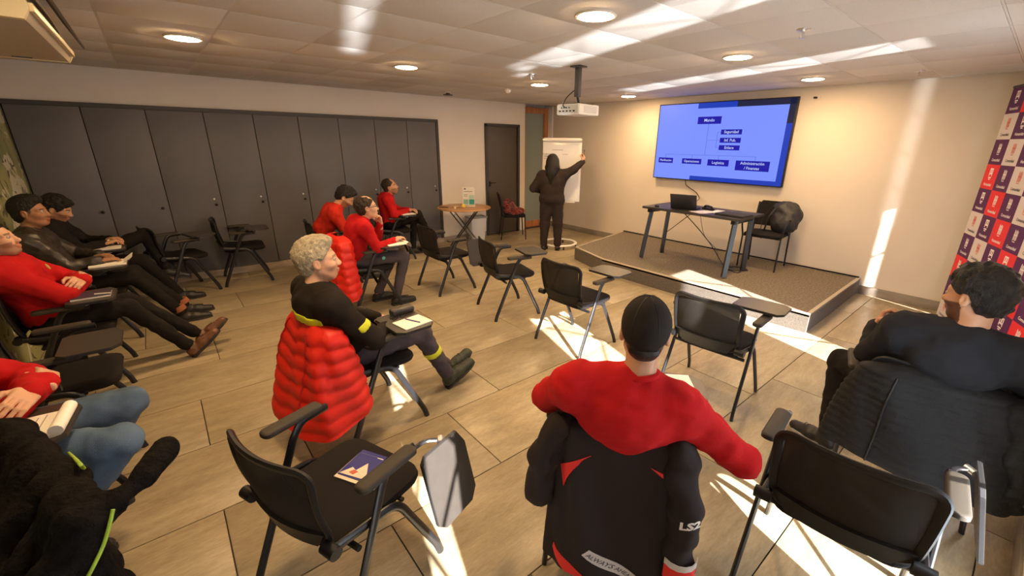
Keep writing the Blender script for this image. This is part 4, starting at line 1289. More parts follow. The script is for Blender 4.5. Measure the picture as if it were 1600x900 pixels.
def shoe(parent, an, d, up, m, ms, high=0.0):
    R = frame(d, up)
    o = np.array(an) - R @ V3(-.035, 0, .085)
    F = Field((-.13, -.075, -.01), (.24, .075, .18), .006)
    F.cone((-.055, 0, .045), (.05, 0, .045), .045, .042, .03, sq=(1, 1.12, 1)).cone((.05, 0, .040), (.155, 0, .030), .045, .036, .03, sq=(1, .95, 1.1))
    F.cone((-.04, 0, .06), (-.038, 0, .095 + high), .045, .046, .02)
    F.plane((0, 0, .012), (0, 0, -1), .006)
    F.plane((0, 0, .102 + high), (-.25, 0, 1), .006)
    F.noise(.0012, .04, 2)
    v, q = F.surface()
    sh = link('shoe', np_mesh('shoe', [(o + v @ R.T, q, 0)]), m, parent)
    out = [(x, y) for x, y in spline([(-.105, 0), (-.09, .036), (-.02, .038), (.06, .046), (.14, .040), (.188, .016), (.194, 0)], 4)]
    out = out + [(x, -y) for x, y in out[::-1][1:-1]]
    MB().prism(out, 0, .020, lambda x, y, z: tuple(o + R @ V3(x, y, z))).build('sole', ms, sh)
    ml = MB()
    for k in range(4):
        xx = .035 + .02 * k
        ml.tube([tuple(o + R @ V3(xx, -.018, .086 - .09 * (xx - .02))), tuple(o + R @ V3(xx + .004, 0, .092 - .09 * (xx - .02))), tuple(o + R @ V3(xx, .018, .086 - .09 * (xx - .02)))], .0028, 5)
    ml.build('laces', M_sole if m is not M_shoeb else M_blk, sh)
    return sh

SEAT = dict(pel=(-.12, 0, .55), waist=(-.15, 0, .72), chest=(-.17, 0, .88), neck=(-.16, 0, 1.03), head=(-.12, 0, 1.165),
            shL=(-.17, .175, .965), shR=(-.17, -.175, .965), elL=(-.06, .245, .75), elR=(-.06, -.245, .75), wrL=(.16, .15, .725), wrR=(.16, -.15, .725),
            hipL=(-.06, .09, .545), hipR=(-.06, -.09, .545), knL=(.36, .11, .53), knR=(.36, -.11, .53), anL=(.36, .11, .085), anR=(.36, -.11, .085))
STAND = dict(pel=(0, 0, .86), waist=(-.01, 0, 1.02), chest=(-.01, 0, 1.17), neck=(-.02, 0, 1.32), head=(.01, 0, 1.455),
             shL=(-.01, .165, 1.255), shR=(-.01, -.165, 1.255), elL=(-.03, .25, 1.0), elR=(-.03, -.25, 1.0), wrL=(.05, .22, .8), wrR=(.05, -.22, .8),
             hipL=(0, .09, .84), hipR=(0, -.09, .84), knL=(.01, .11, .46), knR=(.01, -.11, .46), anL=(-.01, .12, .085), anR=(-.01, -.12, .085))
def person(pose, label, base, J, skin, look, top, bot, shoes, hair=None, face={}, hands={}, girth=1.0, arm=1.0, leg=1.0, seed=1, fold=.005, sc=1.0,
           toes={}, bands=(), collar=None, shoulder=1.0):
    P = dict(base); P.update(J); P = {k: np.array(v, float) for k, v in P.items()}
    g = girth
    left = unit(P['shL'] - P['shR'])
    up = unit(P['chest'] - P['pel']); fwd = unit(np.cross(left, up)); R_t = np.stack([fwd, np.cross(up, fwd), up], 1)
    upw = unit(P['waist'] - P['pel']); lw = unit(np.array((0, 1., 0)) * .5 + left * .5); fw_ = unit(np.cross(lw, upw)); R_w = np.stack([fw_, np.cross(upw, fw_), upw], 1)
    Rh = np.array(Matrix.Rotation(rad(look[0]), 3, 'Z') @ Matrix.Rotation(rad(look[1]), 3, 'Y') @ Matrix.Rotation(rad(look[2]), 3, 'X'))
    # ---- body
    parts, tints = head_parts(P['head'], Rh, P['neck'], sc, face)
    for s in 'LR':
        dflt = (unit(P['wr' + s] - P['el' + s]), (0, 0, 1), .45)
        d, u, c = hands.get(s, dflt)
        if d is None:
            d = dflt[0]
        p, t = hand_parts(P['wr' + s], d, u, c, s, 1.0 * sc)
        parts += p; tints += t
    allp = np.array(list(P.values())); lo, hi = allp.min(0) - .16, allp.max(0) + .16
    F = Field(lo, hi, .02)
    F.ell(P['chest'], (.085 * g, .13 * g, .13), R_t, .05).ell(P['waist'], (.08 * g, .11 * g, .12), R_w, .05).ell(P['pel'], (.085, .12, .08), R_w, .05)
    F.cone(P['shL'], P['shR'], .045, .045, .04).cone(P['chest'], P['neck'], .06, .05, .04)
    for s in 'LR':
        F.chain([P['sh' + s], P['el' + s], P['wr' + s]], [.042, .034, .026], .02)
        F.chain([P['hip' + s], P['kn' + s], P['an' + s]], [.06, .045, .036], .02)
    v, q = F.surface(); parts.append((v, q, 0)); tints.append(np.ones((len(v), 3)))
    me = np_mesh('person', parts)
    for m in (skin, M_eye, M_iris):
        me.materials.append(m)
    at = me.color_attributes.new('tint', 'FLOAT_COLOR', 'POINT')
    T = np.concatenate(tints); at.data.foreach_set('color', np.concatenate([T, np.ones((len(T), 1))], 1).astype(np.float32).ravel())
    x, y, h = pose
    root = link('person', me, None, None, (x, y, 0), rad(h))
    tag(root, label, 'person')
    # ---- upper garment
    tl = np.array([P[k] for k in ('chest', 'neck', 'pel', 'shL', 'shR', 'elL', 'elR', 'wrL', 'wrR')]); F = Field(tl.min(0) - .24, tl.max(0) + .24, .0105)
    F.ell(P['chest'], (.118 * g, .170 * g, .175), R_t, .05).ell((P['shL'] + P['shR']) / 2 - up * .03, (.105 * g ** .5, .190 * shoulder, .085), R_t, .06).ell(P['waist'], (.120 * g, .148 * g, .15), R_w, .06).ell(P['pel'] + (0, 0, .03), (.128 * g, .160 * g, .10), R_w, .06)
    F.cone(P['shL'], P['shR'], .062 * shoulder, .062 * shoulder, .05)
    for s in 'LR':
        F.cone(P['neck'] - (0, 0, .015), P['sh' + s], .055, .060 * shoulder, .05)
        F.cone(P['sh' + s], P['el' + s], .066 * arm, .054 * arm, .06)
        F.cone(P['el' + s], P['wr' + s], .054 * arm, .037 * arm, .02)
    F.noise(fold * .7, .15, seed, 7).noise(fold * .45, .07, seed + 9, 7)
    v, q = F.surface(); tp = link('upper_garment', np_mesh('upper_garment', [(v, q, 0)]), top, root)
    hd = unit(P['head'] - P['neck'])
    nk = P['neck'] + hd * .012
    cr = frame(hd, (1, 0, 0)); ring = [nk + cr @ V3(.014 * math.cos(a) - .012, .064 * math.cos(a), .064 * math.sin(a)) for a in np.linspace(0, 2 * math.pi, 25)]
    MB().tube([tuple(p) for p in ring], .011, 8, cap=False).build('collar', collar or top, tp)
    for s in 'LR':
        dd = unit(P['wr' + s] - P['el' + s]); MB().tube([tuple(P['wr' + s] - dd * .035), tuple(P['wr' + s] + dd * .012)], [.036 * arm, .033 * arm], 14).build('cuff', top, tp)
    # ---- trousers
    bl = np.array([P[k] for k in ('pel', 'hipL', 'hipR', 'knL', 'knR', 'anL', 'anR')]); F2 = Field(bl.min(0) - .2, bl.max(0) + .2, .0105)
    F2.ell(P['pel'], (.118 * g, .155 * g, .095), R_w, .04)
    for s in 'LR':
        F2.cone(P['hip' + s], P['kn' + s], .086 * leg, .066 * leg, .04).cone(P['kn' + s], P['an' + s] + (P['kn' + s] - P['an' + s]) * .06, .064 * leg, .048 * leg, .02)
    F2.noise(.004, .10, seed + 3, 7)
    v, q = F2.surface(); tr_ = link('trousers', np_mesh('trousers', [(v, q, 0)]), bot, root)
    for (fld, prt, c, nrm, hw, R, mm, nm) in bands:
        FF = F if fld == 'top' else F2
        X, Y, Z = FF._grid((slice(None),) * 3); n = unit(nrm); c = np.array(c)
        sd = np.abs((X - c[0]) * n[0] + (Y - c[1]) * n[1] + (Z - c[2]) * n[2]) - hw
        rd = np.sqrt((X - c[0]) ** 2 + (Y - c[1]) ** 2 + (Z - c[2]) ** 2) - R
        G = Field(FF.lo, FF.lo + 1e-6, FF.h); G.n = FF.n; G.ax = FF.ax; G.D = np.maximum(np.maximum(FF.D - .005, sd), rd)
        v, q = G.surface()
        if len(q):
            link(nm, np_mesh(nm, [(v, q, 0)]), mm, tp if fld == 'top' else tr_)
    # ---- shoes
    for s in 'LR':
        sh = P['an' + s] - P['kn' + s]
        d, u = toes.get(s, ((1, 0, 0), (0, 0, 1)))
        shoe(root, P['an' + s], d, u, shoes[0], shoes[1], shoes[2] if len(shoes) > 2 else 0)
    if hair:
        v, q = hair_mesh(P['head'], Rh, sc, hair)
        link('hair', np_mesh('hair', [(v, q, 0)]), hair['m'], root)
    root['_h'] = 0
    del root['_h']
    return root, tp, P, Rh

def on_head(P, Rh, sc=1.0):
    return lambda p: tuple(P['head'] + Rh @ (np.array(p) * sc))
def badge(tp, p, n, m, r=.022):
    MB().lathe([(.001, 0), (r, 0), (r, .003), (.001, .004)], (0, 0, 0), 16).build('chest_badge', m, tp, loc=p).rotation_euler = Vector(n).to_track_quat('Z', 'Y').to_euler()
M_badge = mat('gold_badge', (.45, .42, .12), .5)
B_st = (.55, .50, .48); B_bd = (.22, .18, .16)

# woman writing at the flipchart
woman = person((5.00, 5.33, 42), 'woman in dark clothes with long black hair writing on the flipchart', STAND,
       dict(elR=(.06, -.36, 1.365), wrR=(.15, -.485, 1.48), shR=(0, -.18, 1.27), elL=(-.02, .32, 1.05), wrL=(.14, .17, .98), pel=(0, 0, .87)),
       SK_light, (-4, 4, 0), M_brownblk, M_brownblk, (M_shoeb, M_sole), dict(m=H_black, t=.016, long=.25, seed=4, nape=-.1), hands={'R': ((.35, -.25, .9), (-.3, -1, 0), .9)}, girth=1.36, leg=1.32, seed=11, arm=1.2, shoulder=1.15)
tag(MB().cyl((5.475, 5.085, 1.585), (5.51, 5.11, 1.67), .007, n=8).build('marker_pen', M_ink), 'black marker in the hand of the woman at the flipchart', 'marker')

# man bending down
person(POSE['P2'], 'dark-haired man in red sweater bending over his lap', SEAT,
       dict(waist=(-.09, -.02, .71), chest=(.01, -.06, .86), neck=(.10, -.09, .985), head=(.20, -.105, 1.095), shL=(.04, .10, .93), shR=(.03, -.23, .93), elL=(.16, .14, .72), elR=(.12, -.27, .71), wrL=(.33, .05, .73), wrR=(.33, -.15, .73)),
       SK_tan, (-18, 38, 0), M_redo, M_dktr, (M_shoeb, M_sole), dict(m=H_black, t=.022, seed=2, amp=.005, top=1), dict(beard=B_st), seed=2)
# balding man with glasses, hand at chin
o, tp, P, Rh = person(POSE['P3'], 'balding man with glasses in red sweater, hand on chin', SEAT,
       dict(waist=(-.10, -.01, .71), chest=(-.07, -.03, .86), neck=(-.02, -.07, .975), head=(.04, -.09, 1.10), shL=(-.03, .12, .925), shR=(-.06, -.22, .915), elL=(.19, .10, .74), wrL=(.19, -.02, .90), elR=(.04, -.28, .70), wrR=(.24, -.23, .745), anR=(.22, -.22, .085), anL=(.10, .03, .085), knR=(.38, -.14, .53)),
       SK_light, (-14, -8, 0), M_red, M_greytr, (M_shoeb, M_sole), dict(m=H_dbrown, t=.012, bald=1, seed=6), dict(), hands={'L': ((-.15, -.25, 1), (.9, .3, 0), .7)}, seed=3, girth=1.05)
hf = on_head(P, Rh); mb = MB()
for s in (1, -1):
    mb.tube([hf((.106, .033 * s + .022 * math.cos(a), .0 + .016 * math.sin(a))) for a in np.linspace(0, 6.283, 17)], .0024, 6, cap=False)
    mb.tube([hf((.104, .054 * s, .006)), hf((.06, .078 * s, .008)), hf((-.01, .085 * s, .010)), hf((-.025, .083 * s, -.012))], .0026, 6)
mb.tube([hf((.107, .011, .003)), hf((.112, 0, .006)), hf((.107, -.011, .003))], .0022, 6)
mb.build('eyeglasses', M_blk, o)
MB().lathe([(.001, 0), (.018, 0), (.018, .003), (.001, .003)], (0, 0, 0), 16).build('trouser_badge', mat('teal_badge', (.10, .42, .36), .5), o, loc=(.12, -.205, .56)).rotation_euler = (rad(90), 0, 0)
# man leaning back by the cabinet
o, tp, P, Rh = person(POSE['P4'], 'close-cropped man in red sweater leaning back with crossed legs', SEAT,
       dict(pel=(-.04, 0, .55), waist=(-.06, -.02, .70), chest=(-.08, -.04, .86), neck=(-.05, -.07, .985), head=(-.01, -.09, 1.115), shL=(-.07, .14, .935), shR=(-.08, -.23, .935), elL=(.10, .18, .73), elR=(-.02, -.30, .73), wrL=(.26, -.02, .745), wrR=(.21, -.13, .745), knL=(.36, .10, .56), anL=(.30, .10, .085), knR=(.40, .0, .66), anR=(.56, .12, .36)),
       SK_tan, (-20, -14, 8), M_red, M_dktr, (M_shoeb, M_sole), dict(m=H_dbrown, t=.006, seed=8, amp=.0015, bald2=1), dict(beard=B_st), seed=4, toes={'R': ((.8, .1, -.35), (.3, 0, 1))})
badge(tp, (.045, .045, .90), (1, .25, .25), M_badge)
# grey-haired man
o, tp, P, Rh = person(POSE['P5'], 'grey-haired man in black work jacket with hi-vis strips', SEAT,
       dict(pel=(-.07, 0, .55), waist=(-.15, 0, .69), chest=(-.23, -.01, .84), neck=(-.245, -.02, .985), head=(-.215, -.02, 1.135), shL=(-.24, .18, .92), shR=(-.24, -.19, .92), elL=(-.05, .24, .70), elR=(-.06, -.27, .68), wrL=(.12, .08, .66), wrR=(.13, -.10, .665), knL=(.34, .10, .56), knR=(.34, -.10, .545), anL=(.62, .03, .115), anR=(.56, -.07, .105)),
       SK_light, (-20, -4, 0), M_worker, M_greytr, (M_shoeg, M_sole, .05), dict(m=H_grey, t=.016, seed=5, amp=.0028, wave=.03, top=1), dict(beard=(.8, .72, .68), brow=(.6, .55, .5)), girth=1.12, arm=1.12, seed=5, leg=1.05,
       toes={'L': ((.8, 0, .5), (-.5, 0, .8)), 'R': ((.85, -.05, .45), (-.45, 0, .85))},
       bands=[('top', 0, (-.36, 0, .83), (.25, 0, 1), .026, .20, M_hiv, 'hi_vis_strip'), ('top', 0, (-.10, -.29, .79), (.66, -.3, -.9), .022, .052, M_hiv, 'hi_vis_strip'),
              ('bot', 0, (.43, -.09, .36), (.22, .03, -.44), .026, .11, M_hiv, 'hi_vis_strip')])
# young man in leather jacket
o, tp, P, Rh = person(POSE['P6'], 'young man in shiny black leather jacket watching the slides', SEAT,
       dict(pel=(-.10, 0, .55), waist=(-.17, 0, .71), chest=(-.23, 0, .88), neck=(-.235, 0, 1.03), head=(-.20, 0, 1.175), shL=(-.24, .18, .955), shR=(-.24, -.19, .955), elR=(-.06, -.25, .74), wrR=(.12, -.21, .75), elL=(-.06, .24, .74), wrL=(.10, .06, .75), knR=(.30, -.10, .54), knL=(.30, .12, .54), anR=(.58, -.06, .085), anL=(.62, .17, .085)),
       SK_brown, (-16, -3, 0), M_leather, M_dktr, (M_shoeb, M_sole), dict(m=H_black, t=.020, seed=3, side=.15, top=1, amp=.002), dict(hair_crop=(.30, .30, .32)), seed=6, fold=.008, girth=1.08, arm=1.15)
MB().lathe([(.001, 0), (.06, 0), (.055, .05), (.001, .05)], (.565, -.062, .13), 16, rotm(0, rad(-22), 0)).build('sock', M_sock, o)
MB().lathe([(.001, 0), (.06, 0), (.055, .05), (.001, .05)], (.603, .168, .13), 16, rotm(0, rad(-22), 0)).build('sock', M_sock, o)
# man writing by the cabinet
o, tp, P, Rh = person(POSE['P7'], 'man with dark fringe in black jacket writing at his tablet', SEAT,
       dict(waist=(-.16, 0, .70), chest=(-.19, -.01, .86), neck=(-.17, -.02, .985), head=(-.115, -.035, 1.105), shL=(-.18, .17, .93), shR=(-.18, -.19, .93), elR=(-.02, -.27, .73), wrR=(.14, -.19, .755), elL=(.0, .20, .73), wrL=(.18, -.04, .77), knL=(.46, .12, .76), anL=(.56, .04, .36), knR=(.38, -.12, .53), anR=(.62, -.07, .085), hipL=(-.04, .08, .57)),
       SK_tan, (-14, 22, 0), M_black, M_dktr, (M_shoeb, M_sole), dict(m=H_black, t=.022, seed=9, fringe=1, amp=.005), dict(beard=B_st), seed=7, toes={'L': ((.9, 0, -.25), (.2, 0, 1))})
mb = MB()
for k in range(3):
    mb.box((-.02 + .02 * k, -.262 + .006 * k, .80 - .03 * k), (.05, .004, .014), rotm(0, rad(40), 0))
mb.build('sleeve_print', M_white, tp, 0)
# man with folded arms
o, tp, P, Rh = person(POSE['P8'], 'moustached man in red sweater with folded arms and brown shoes', SEAT,
       dict(pel=(-.08, 0, .55), waist=(-.12, 0, .70), chest=(-.18, 0, .86), neck=(-.225, 0, .985), head=(-.205, 0, 1.12), shL=(-.20, .19, .925), shR=(-.20, -.19, .925), elL=(.05, .23, .74), elR=(.05, -.23, .735), wrL=(.12, -.07, .80), wrR=(.13, .08, .77), knL=(.32, .12, .54), knR=(.32, -.06, .54), anL=(.70, .15, .12), anR=(.62, -.03, .095)),
       SK_light, (-12, -14, 0), M_red, M_dktr, (M_shoebr, M_sole), dict(m=H_dbrown, t=.014, seed=12), dict(beard=B_st), girth=1.15, seed=8, arm=1.15, shoulder=1.1, hands={'L': ((0, -1, .1), (.7, 0, .7), .5), 'R': ((0, 1, .15), (.7, 0, .7), .5)},
       toes={'L': ((.75, .05, .65), (-.65, 0, .75)), 'R': ((.75, 0, .65), (-.65, 0, .75))})
badge(tp, (-.02, .02, .905), (1, .0, .45), M_badge)
# man in jeans
o, tp, P, Rh = person(POSE['P9'], 'man in red sweater and blue jeans with notepad on his knees', SEAT,
       dict(pel=(-.10, 0, .55), waist=(-.15, 0, .70), chest=(-.19, 0, .86), neck=(-.21, 0, .99), head=(-.20, 0, 1.125), shL=(-.18, .19, .925), shR=(-.18, -.19, .925), elL=(.07, .23, .74), elR=(.06, -.23, .735), wrL=(.165, -.08, .80), wrR=(.175, .08, .77), knL=(.38, .14, .55), knR=(.40, -.22, .55), anL=(.06, .13, .085), anR=(.04, -.18, .085)),
       SK_light, (0, 0, 0), M_red, M_jean, (M_shoeb, M_sole), dict(m=H_dbrown, t=.014, seed=13), dict(beard=B_st), girth=1.12, seed=9, arm=1.15, leg=1.12, fold=.007, hands={'L': ((0, -1, .1), (.7, 0, .7), .5), 'R': ((-.2, 1, .1), (.7, 0, .7), .5)})
# man in black cap
o11, tp, P, Rh = person(POSE['P11'], 'man in black cap and bright red sweater seen from behind', SEAT,
       dict(pel=(-.07, 0, .55), waist=(-.16, -.01, .69), chest=(-.25, -.02, .82), neck=(-.255, -.045, .995), head=(-.215, -.055, 1.145), shL=(-.27, .185, .93), shR=(-.265, -.205, .885), elL=(-.10, .31, .76), wrL=(.08, .14, .73), elR=(-.27, -.43, .70), wrR=(-.05, -.37, .70)),
       SK_tan, (-4, 2, 0), M_red, M_dktr, (M_shoeb, M_sole), dict(m=H_dbrown, t=.003, seed=14, amp=.001, nape=-.08), dict(hair_crop=(.5, .47, .45)), girth=1.12, seed=10, arm=1.12, shoulder=1.1, fold=.006)
hf = on_head(P, Rh)
F = Field((-.16, -.14, -.06), (.30, .14, .18), .0065)
F.ell((-.018, 0, .038), (.110, .086, .104), None, .01)
F.plane((0, 0, .006), (.36, 0, -1), .004)
v, q = F.surface(); M_cap = cloth('black_cap_cotton', (.020, .016, .014))
cp = link('cap', np_mesh('cap', [(P['head'] + v @ Rh.T, q, 0)]), M_cap, o11)
MB().grid(lambda u, w: hf((.07 + .11 * w * math.cos((u - .5) * 2.0) ** .5, (u - .5) * .165, -.008 - .02 * w - .30 * ((u - .5) * .17) ** 2 * 8)), 12, 5, .004).build('brim', M_cap, cp)
MB().lathe([(.001, -.004), (.008, -.004), (.008, .002), (.001, .004)], hf((-.018, 0, .142)), 12).build('button', M_cap, cp)
for a in range(6):
    g = math.pi / 3 * a + .5
    MB().tube([hf((-.018 + .1105 * math.cos(g) * math.sin(t), .0862 * math.sin(g) * math.sin(t), .038 + .1045 * math.cos(t))) for t in np.linspace(.05, 1.72 if math.cos(g) < 0 else 1.2, 9)], .0013, 5).build('seam', M_blk, cp)
MB().tube([hf((-.018 + .0905 * math.cos(g), .075 * math.sin(g), -.036)) for g in np.linspace(rad(140), rad(220), 11)], .0085, 6, flat=(.35, 1.2)).build('rear_strap', M_blk, cp)
# bearded man on the right
o, tp, P, Rh = person(POSE['P12'], 'bearded man in dark sweatshirt turned towards the flipchart', SEAT,
       dict(pel=(-.08, 0, .55), waist=(-.15, -.01, .70), chest=(-.22, -.04, .86), neck=(-.235, -.055, 1.01), head=(-.195, -.045, 1.165), shL=(-.19, .155, .94), shR=(-.28, -.25, .94), elL=(-.08, .235, .75), wrL=(.085, .215, .85), elR=(-.16, -.36, .72), wrR=(.08, -.26, .72), knL=(.22, .32, .55), anL=(.10, .30, .085), knR=(.38, .0, .54), anR=(.34, .0, .085)),
       SK_tan, (52, 6, 0), M_navy, M_dktr, (M_shoeb, M_solew), dict(m=H_black, t=.030, seed=15, amp=.005, wave=.05, nape=-.085), dict(beard=B_bd), girth=1.15, seed=12, arm=1.18, shoulder=1.1, hands={'L': ((.1, -.25, .9), (.5, .8, 0), .9)}, toes={'L': ((.5, .85, 0), (0, 0, 1))}, fold=.007)
MB().lathe([(.001, -.003), (.004, -.003), (.004, .003), (.001, .003)], on_head(P, Rh)((.0, .085, -.038)), 8).build('ear_stud', M_steel, o)
mb = MB()
for k in range(3):
    pz = local_to_world((0, 0, 0), (0, 0, 0))
    mb.box((.155 + .012 * k, .345 + .02 * k, .05), (.006, .018, .04), rotm(0, 0, rad(59)))
mb.build('shoe_stripe', mat('orange_stripe', (.62, .12, .06), .5), o, 0)

# ------------------------------------------------------------------ jackets hung over chair backs
def drape_fn(zt, zb, w0, w1, d0, d1, xc=-.27, th=125, nq=0, amp=0.0, chev=0.0, seed=0, wr=.006, skew=0.0, hem=0.0):
    rg = np.random.RandomState(seed); ph = rg.uniform(0, 6.28, 6)
    def S(u, v, off=0.0):
        t = (u - .5) * 2 * rad(th)
        c, s = math.cos(t), math.sin(t)
        rr = min(1.0, .28 + 6.5 * v) if v < .11 else 1.0
        rr = math.sin(min(1.0, rr) * math.pi / 2)
        w = (w0 + (w1 - w0) * v ** .8) * rr; d = (d0 + (d1 - d0) * v) * rr
        z = zt - (zt - zb + hem * math.sin(t * 1.5 + ph[0])) * v + (.0 if v > .11 else -.03 * (1 - rr) * 0)
        q = 0
        if nq:
            k = nq * v + chev * abs(math.sin(1.5 * t)) + .25 * math.floor((u * 4) % 4 % 2)
            q = amp * abs(math.sin(math.pi * k)) ** .6
        q += wr * (math.sin(5 * t + ph[1] + 3 * v) + .7 * math.sin(9 * t + 7 * v + ph[2])) * min(1, v * 3)
        q += off
        sgn = 1 if s >= 0 else -1
        return (xc - .02 * v - (d + q) * (abs(c) ** .8) * (1 if c >= 0 else -1), skew * v + (w + q) * sgn * abs(s) ** .85, z)
    return S
def patch(S, c, off, name, m, parent, n=6):
    """quad given by four (u,v) corners laid on the garment"""
    def f(a, b):
        p = [np.array(k) for k in c]
        u, v = (p[0] * (1 - a) + p[1] * a) * (1 - b) + (p[3] * (1 - a) + p[2] * a) * b
        return S(u, v, off)
    return MB().grid(f, n, n, .003).build(name, m, parent)
def jacket(key, label, S, m, nu=64, nv=56, thick=.012, name='puffer_jacket'):
    x, y, h = POSE[key]
    t = thing(name, label, 'jacket', (x, y, 0), rad(h))
    MB().grid(S, nu, nv, thick).build('jacket_shell', m, t, 70)
    return t
M_puff = mat('red_puffer_nylon', (.68, .020, .010), .48, spec=.4, bump=.25, bscale=25)
M_puffb = mat('black_puffer_nylon', (.011, .0105, .011), .65, spec=.2, bump=.6, bscale=40)
M_softs = mat('black_softshell', (.019, .0135, .014), .85, bump=.2, bscale=12, spec=.3)
def zip_line(S, u, t, m, v0=.1, v1=1.0):
    MB().tube([S(u, v, .004) for v in np.linspace(v0, v1, 24)], .005, 6).build('zip_seam', m, t)
S5 = drape_fn(.83, .245, .25, .395, .075, .245, th=130, nq=8, amp=.014, chev=.25, seed=1, skew=.03, hem=.05, wr=.012)
j5 = jacket('P5', 'bright red puffer jacket hung on the grey-haired man chair', S5, M_puff)
zip_line(S5, .40, j5, mat('red_zip', (.42, .01, .01), .5)); zip_line(S5, .62, j5, MATS['red_zip'])
S3 = drape_fn(.84, .20, .27, .34, .08, .17, th=130, nq=8, amp=.014, chev=.2, seed=2, hem=.03, wr=.010)
j3 = jacket('P3', 'bright red puffer jacket hung on the balding man chair', S3, M_puff)
zip_line(S3, .35, j3, MATS['red_zip'])
S12 = drape_fn(.805, .30, .265, .37, .065, .17, th=128, nq=13, amp=.008, chev=.15, seed=3, wr=.010, hem=.05)
j12 = jacket('P12', 'black quilted jacket hung on the bearded man chair', S12, M_puffb)
F = Field((-.55, -.50, .12), (-.05, -.10, .82), .012)
F.chain([(-.30, -.27, .72), (-.34, -.33, .52), (-.34, -.34, .28)], [.06, .06, .05], .03).noise(.01, .09, 4)
v, q = F.surface(); link('sleeve', np_mesh('sleeve', [(v, q, 0)]), M_puffb, j12)
zip_line(S12, .60, j12, M_blk)
S11 = drape_fn(.80, .14, .235, .265, .055, .12, th=118, seed=4, wr=.010, hem=.0)
j11 = jacket('P11', 'black softshell jacket with red panels and lettering on a chair', S11, M_softs, name='softshell_jacket')
for chn, rr, sd in (([(-.30, -.215, .74), (-.36, -.25, .52), (-.36, -.25, .13)], [.052, .060, .056], 6), ([(-.27, .23, .74), (-.27, .285, .60), (-.29, .30, .42)], [.050, .060, .054], 7)):
    F = Field((-.60, -.45, .06), (-.10, .45, .84), .012)
    F.chain(chn, rr, .03).noise(.009, .10, sd)
    v, q = F.surface(); link('sleeve', np_mesh('sleeve', [(v, q, 0)]), M_softs, j11)
M_jred = mat('red_softshell_panel', (.66, .018, .015), .6)
M_refl = mat('grey_reflective_tape', (.52, .50, .50), .5)
# u runs from the wearer's right (0) to left (1); v from the collar (0) to the hem (1)
patch(S11, [(.59, .19), (.76, .30), (.715, .43), (.62, .21)], .004, 'red_panel', M_jred, j11)
patch(S11, [(.32, .24), (.40, .20), (.335, .27), (.322, .29)], .004, 'red_panel', M_jred, j11)
patch(S11, [(.53, 1.0), (.76, .86), (.77, .90), (.66, 1.0)], .004, 'red_panel', M_jred, j11)
def sleeve_fn(u, v, off=.0):       # near sleeve surface seen from behind
    g = rad(-60 + 150 * u); z = .60 - .44 * v; r = .060 + off
    return (-.36 - r * math.cos(g), -.25 - r * math.sin(g), z)
patch(sleeve_fn, [(.05, .62), (.95, .64), (.95, .70), (.05, .68)], .008, 'reflective_tape', M_refl, j11)
patch(sleeve_fn, [(.05, .685), (.95, .705), (.95, .86), (.05, .83)], .007, 'red_panel', M_jred, j11)
patch(sleeve_fn, [(.55, .85), (.95, .86), (.95, 1.0), (.62, 1.0)], .007, 'red_panel', M_jred, j11)
lettering('sleeve_logo', 'LS2', .045, mat('logo_white', (.70, .68, .68), .5), j11, lambda x, y: sleeve_fn(.45 + x * 6.2, .19 - y * 2.3 - x * .6, .011), .002)
ca, sa = math.cos(rad(-38)), math.sin(rad(-38))
def lab(x, y, off):
    xr, yr = x * ca - y * sa, x * sa + y * ca
    return S11(.495 - xr * 1.05, .875 - yr * 1.45, off)
lp = MB().grid(lambda a, b: lab((a - .5) * .185, (b - .5) * .036, .005), 8, 2, .003).build('label_patch', M_refl, j11)
lettering('label_text', 'ALWAYS AHEAD', .0225, M_ink, lp, lambda x, y: lab(x, y, .0065), .0003)

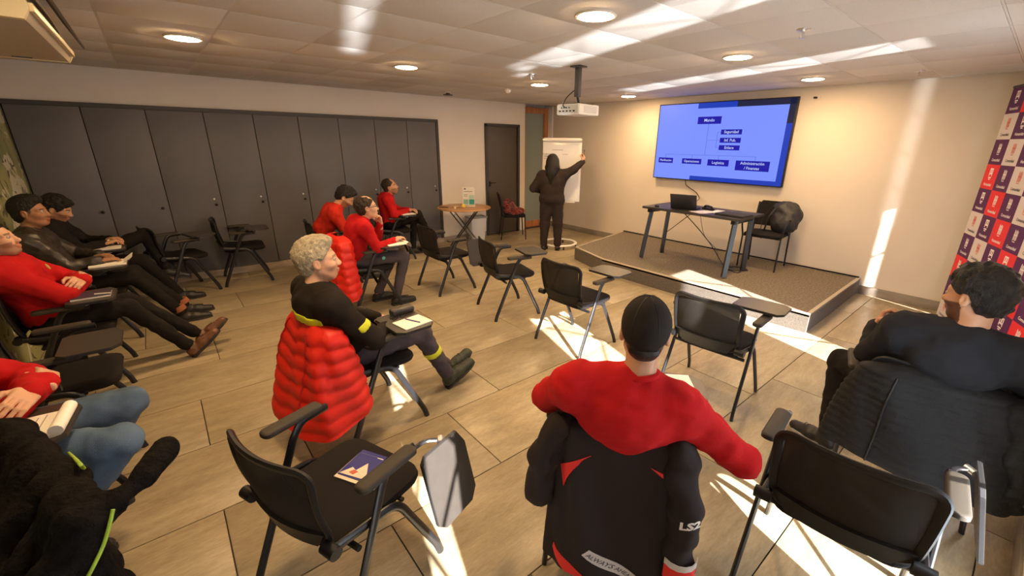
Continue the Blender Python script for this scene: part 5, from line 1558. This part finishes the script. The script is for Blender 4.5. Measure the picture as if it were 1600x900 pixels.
# dark fleece over the chair beside the photographer
fl = thing('fleece_jacket', 'dark furry fleece jacket with lime piping draped over a chair', 'jacket', (-.62, 1.6, 0))
F = Field((-.50, -.75, .18), (.65, .75, 1.06), .011)
w = lambda x, y, z: (x + .62, y - 1.6, z)
F.chain([w(-.62, 2.12, .80), w(-.53, 1.98, .85), w(-.40, 1.66, .865), w(-.31, 1.42, .865)], [.035, .035, .034, .034], .02)
F.chain([w(-.31, 1.42, .865), w(-.255, 1.385, .87), w(-.205, 1.42, .88), w(-.145, 1.52, .90)], [.034, .034, .033, .030], .012)
for k in range(7):
    a = k / 6
    yy = 1.36 + .62 * a; xr = -.30 - .20 * a
    F.chain([w(xr - .02, yy, .85), w(xr - .025, yy - .02, .62), w(xr - .05, yy - .05, .36)], [.035, .05, .05], .05)
    F.chain([w(xr - .02, yy, .85), w(xr - .20, yy - .07, .66), w(xr - .45, yy - .16, .54)], [.035, .06, .07], .06)
F.noise(.008, .16, 3).noise(.002, .035, 8, 8)
v, q = F.surface()
M_fleece = mat('dark_fleece', (.009, .0075, .007), .95, var=.5, vscale=40, spec=.1, bump=.8, bscale=90)
link('fleece_body', np_mesh('fleece_body', [(v, q, 0)]), M_fleece, fl)
M_lime = mat('lime_piping', (.35, .55, .05), .6)
def to_surface(p, d, r=.0):
    """walks from p along d until the fleece is met"""
    p = np.array(p, float); d = unit(d)
    for _ in range(900):
        i = np.round((p - F.lo) / F.h).astype(int)
        if (i >= 0).all() and (i < F.n).all() and F.D[tuple(i)] < .004:
            break
        p = p + d * .003
    return tuple(p)
_eye = np.array(w(0, 0, CAM_H))
def sew(pts, name):
    q = [to_surface(_eye, np.array(w(*k)) - _eye) for k in pts]
    MB().tube(spline(q, 4), .0045, 8).build(name, M_lime, fl)
sew([(-.306, 1.60, .70), (-.311, 1.53, .70), (-.320, 1.45, .70), (-.336, 1.38, .70), (-.358, 1.30, .70)], 'piping')
sew([(-.385, 1.78, .84), (-.36, 1.71, .84), (-.34, 1.65, .84)], 'piping')
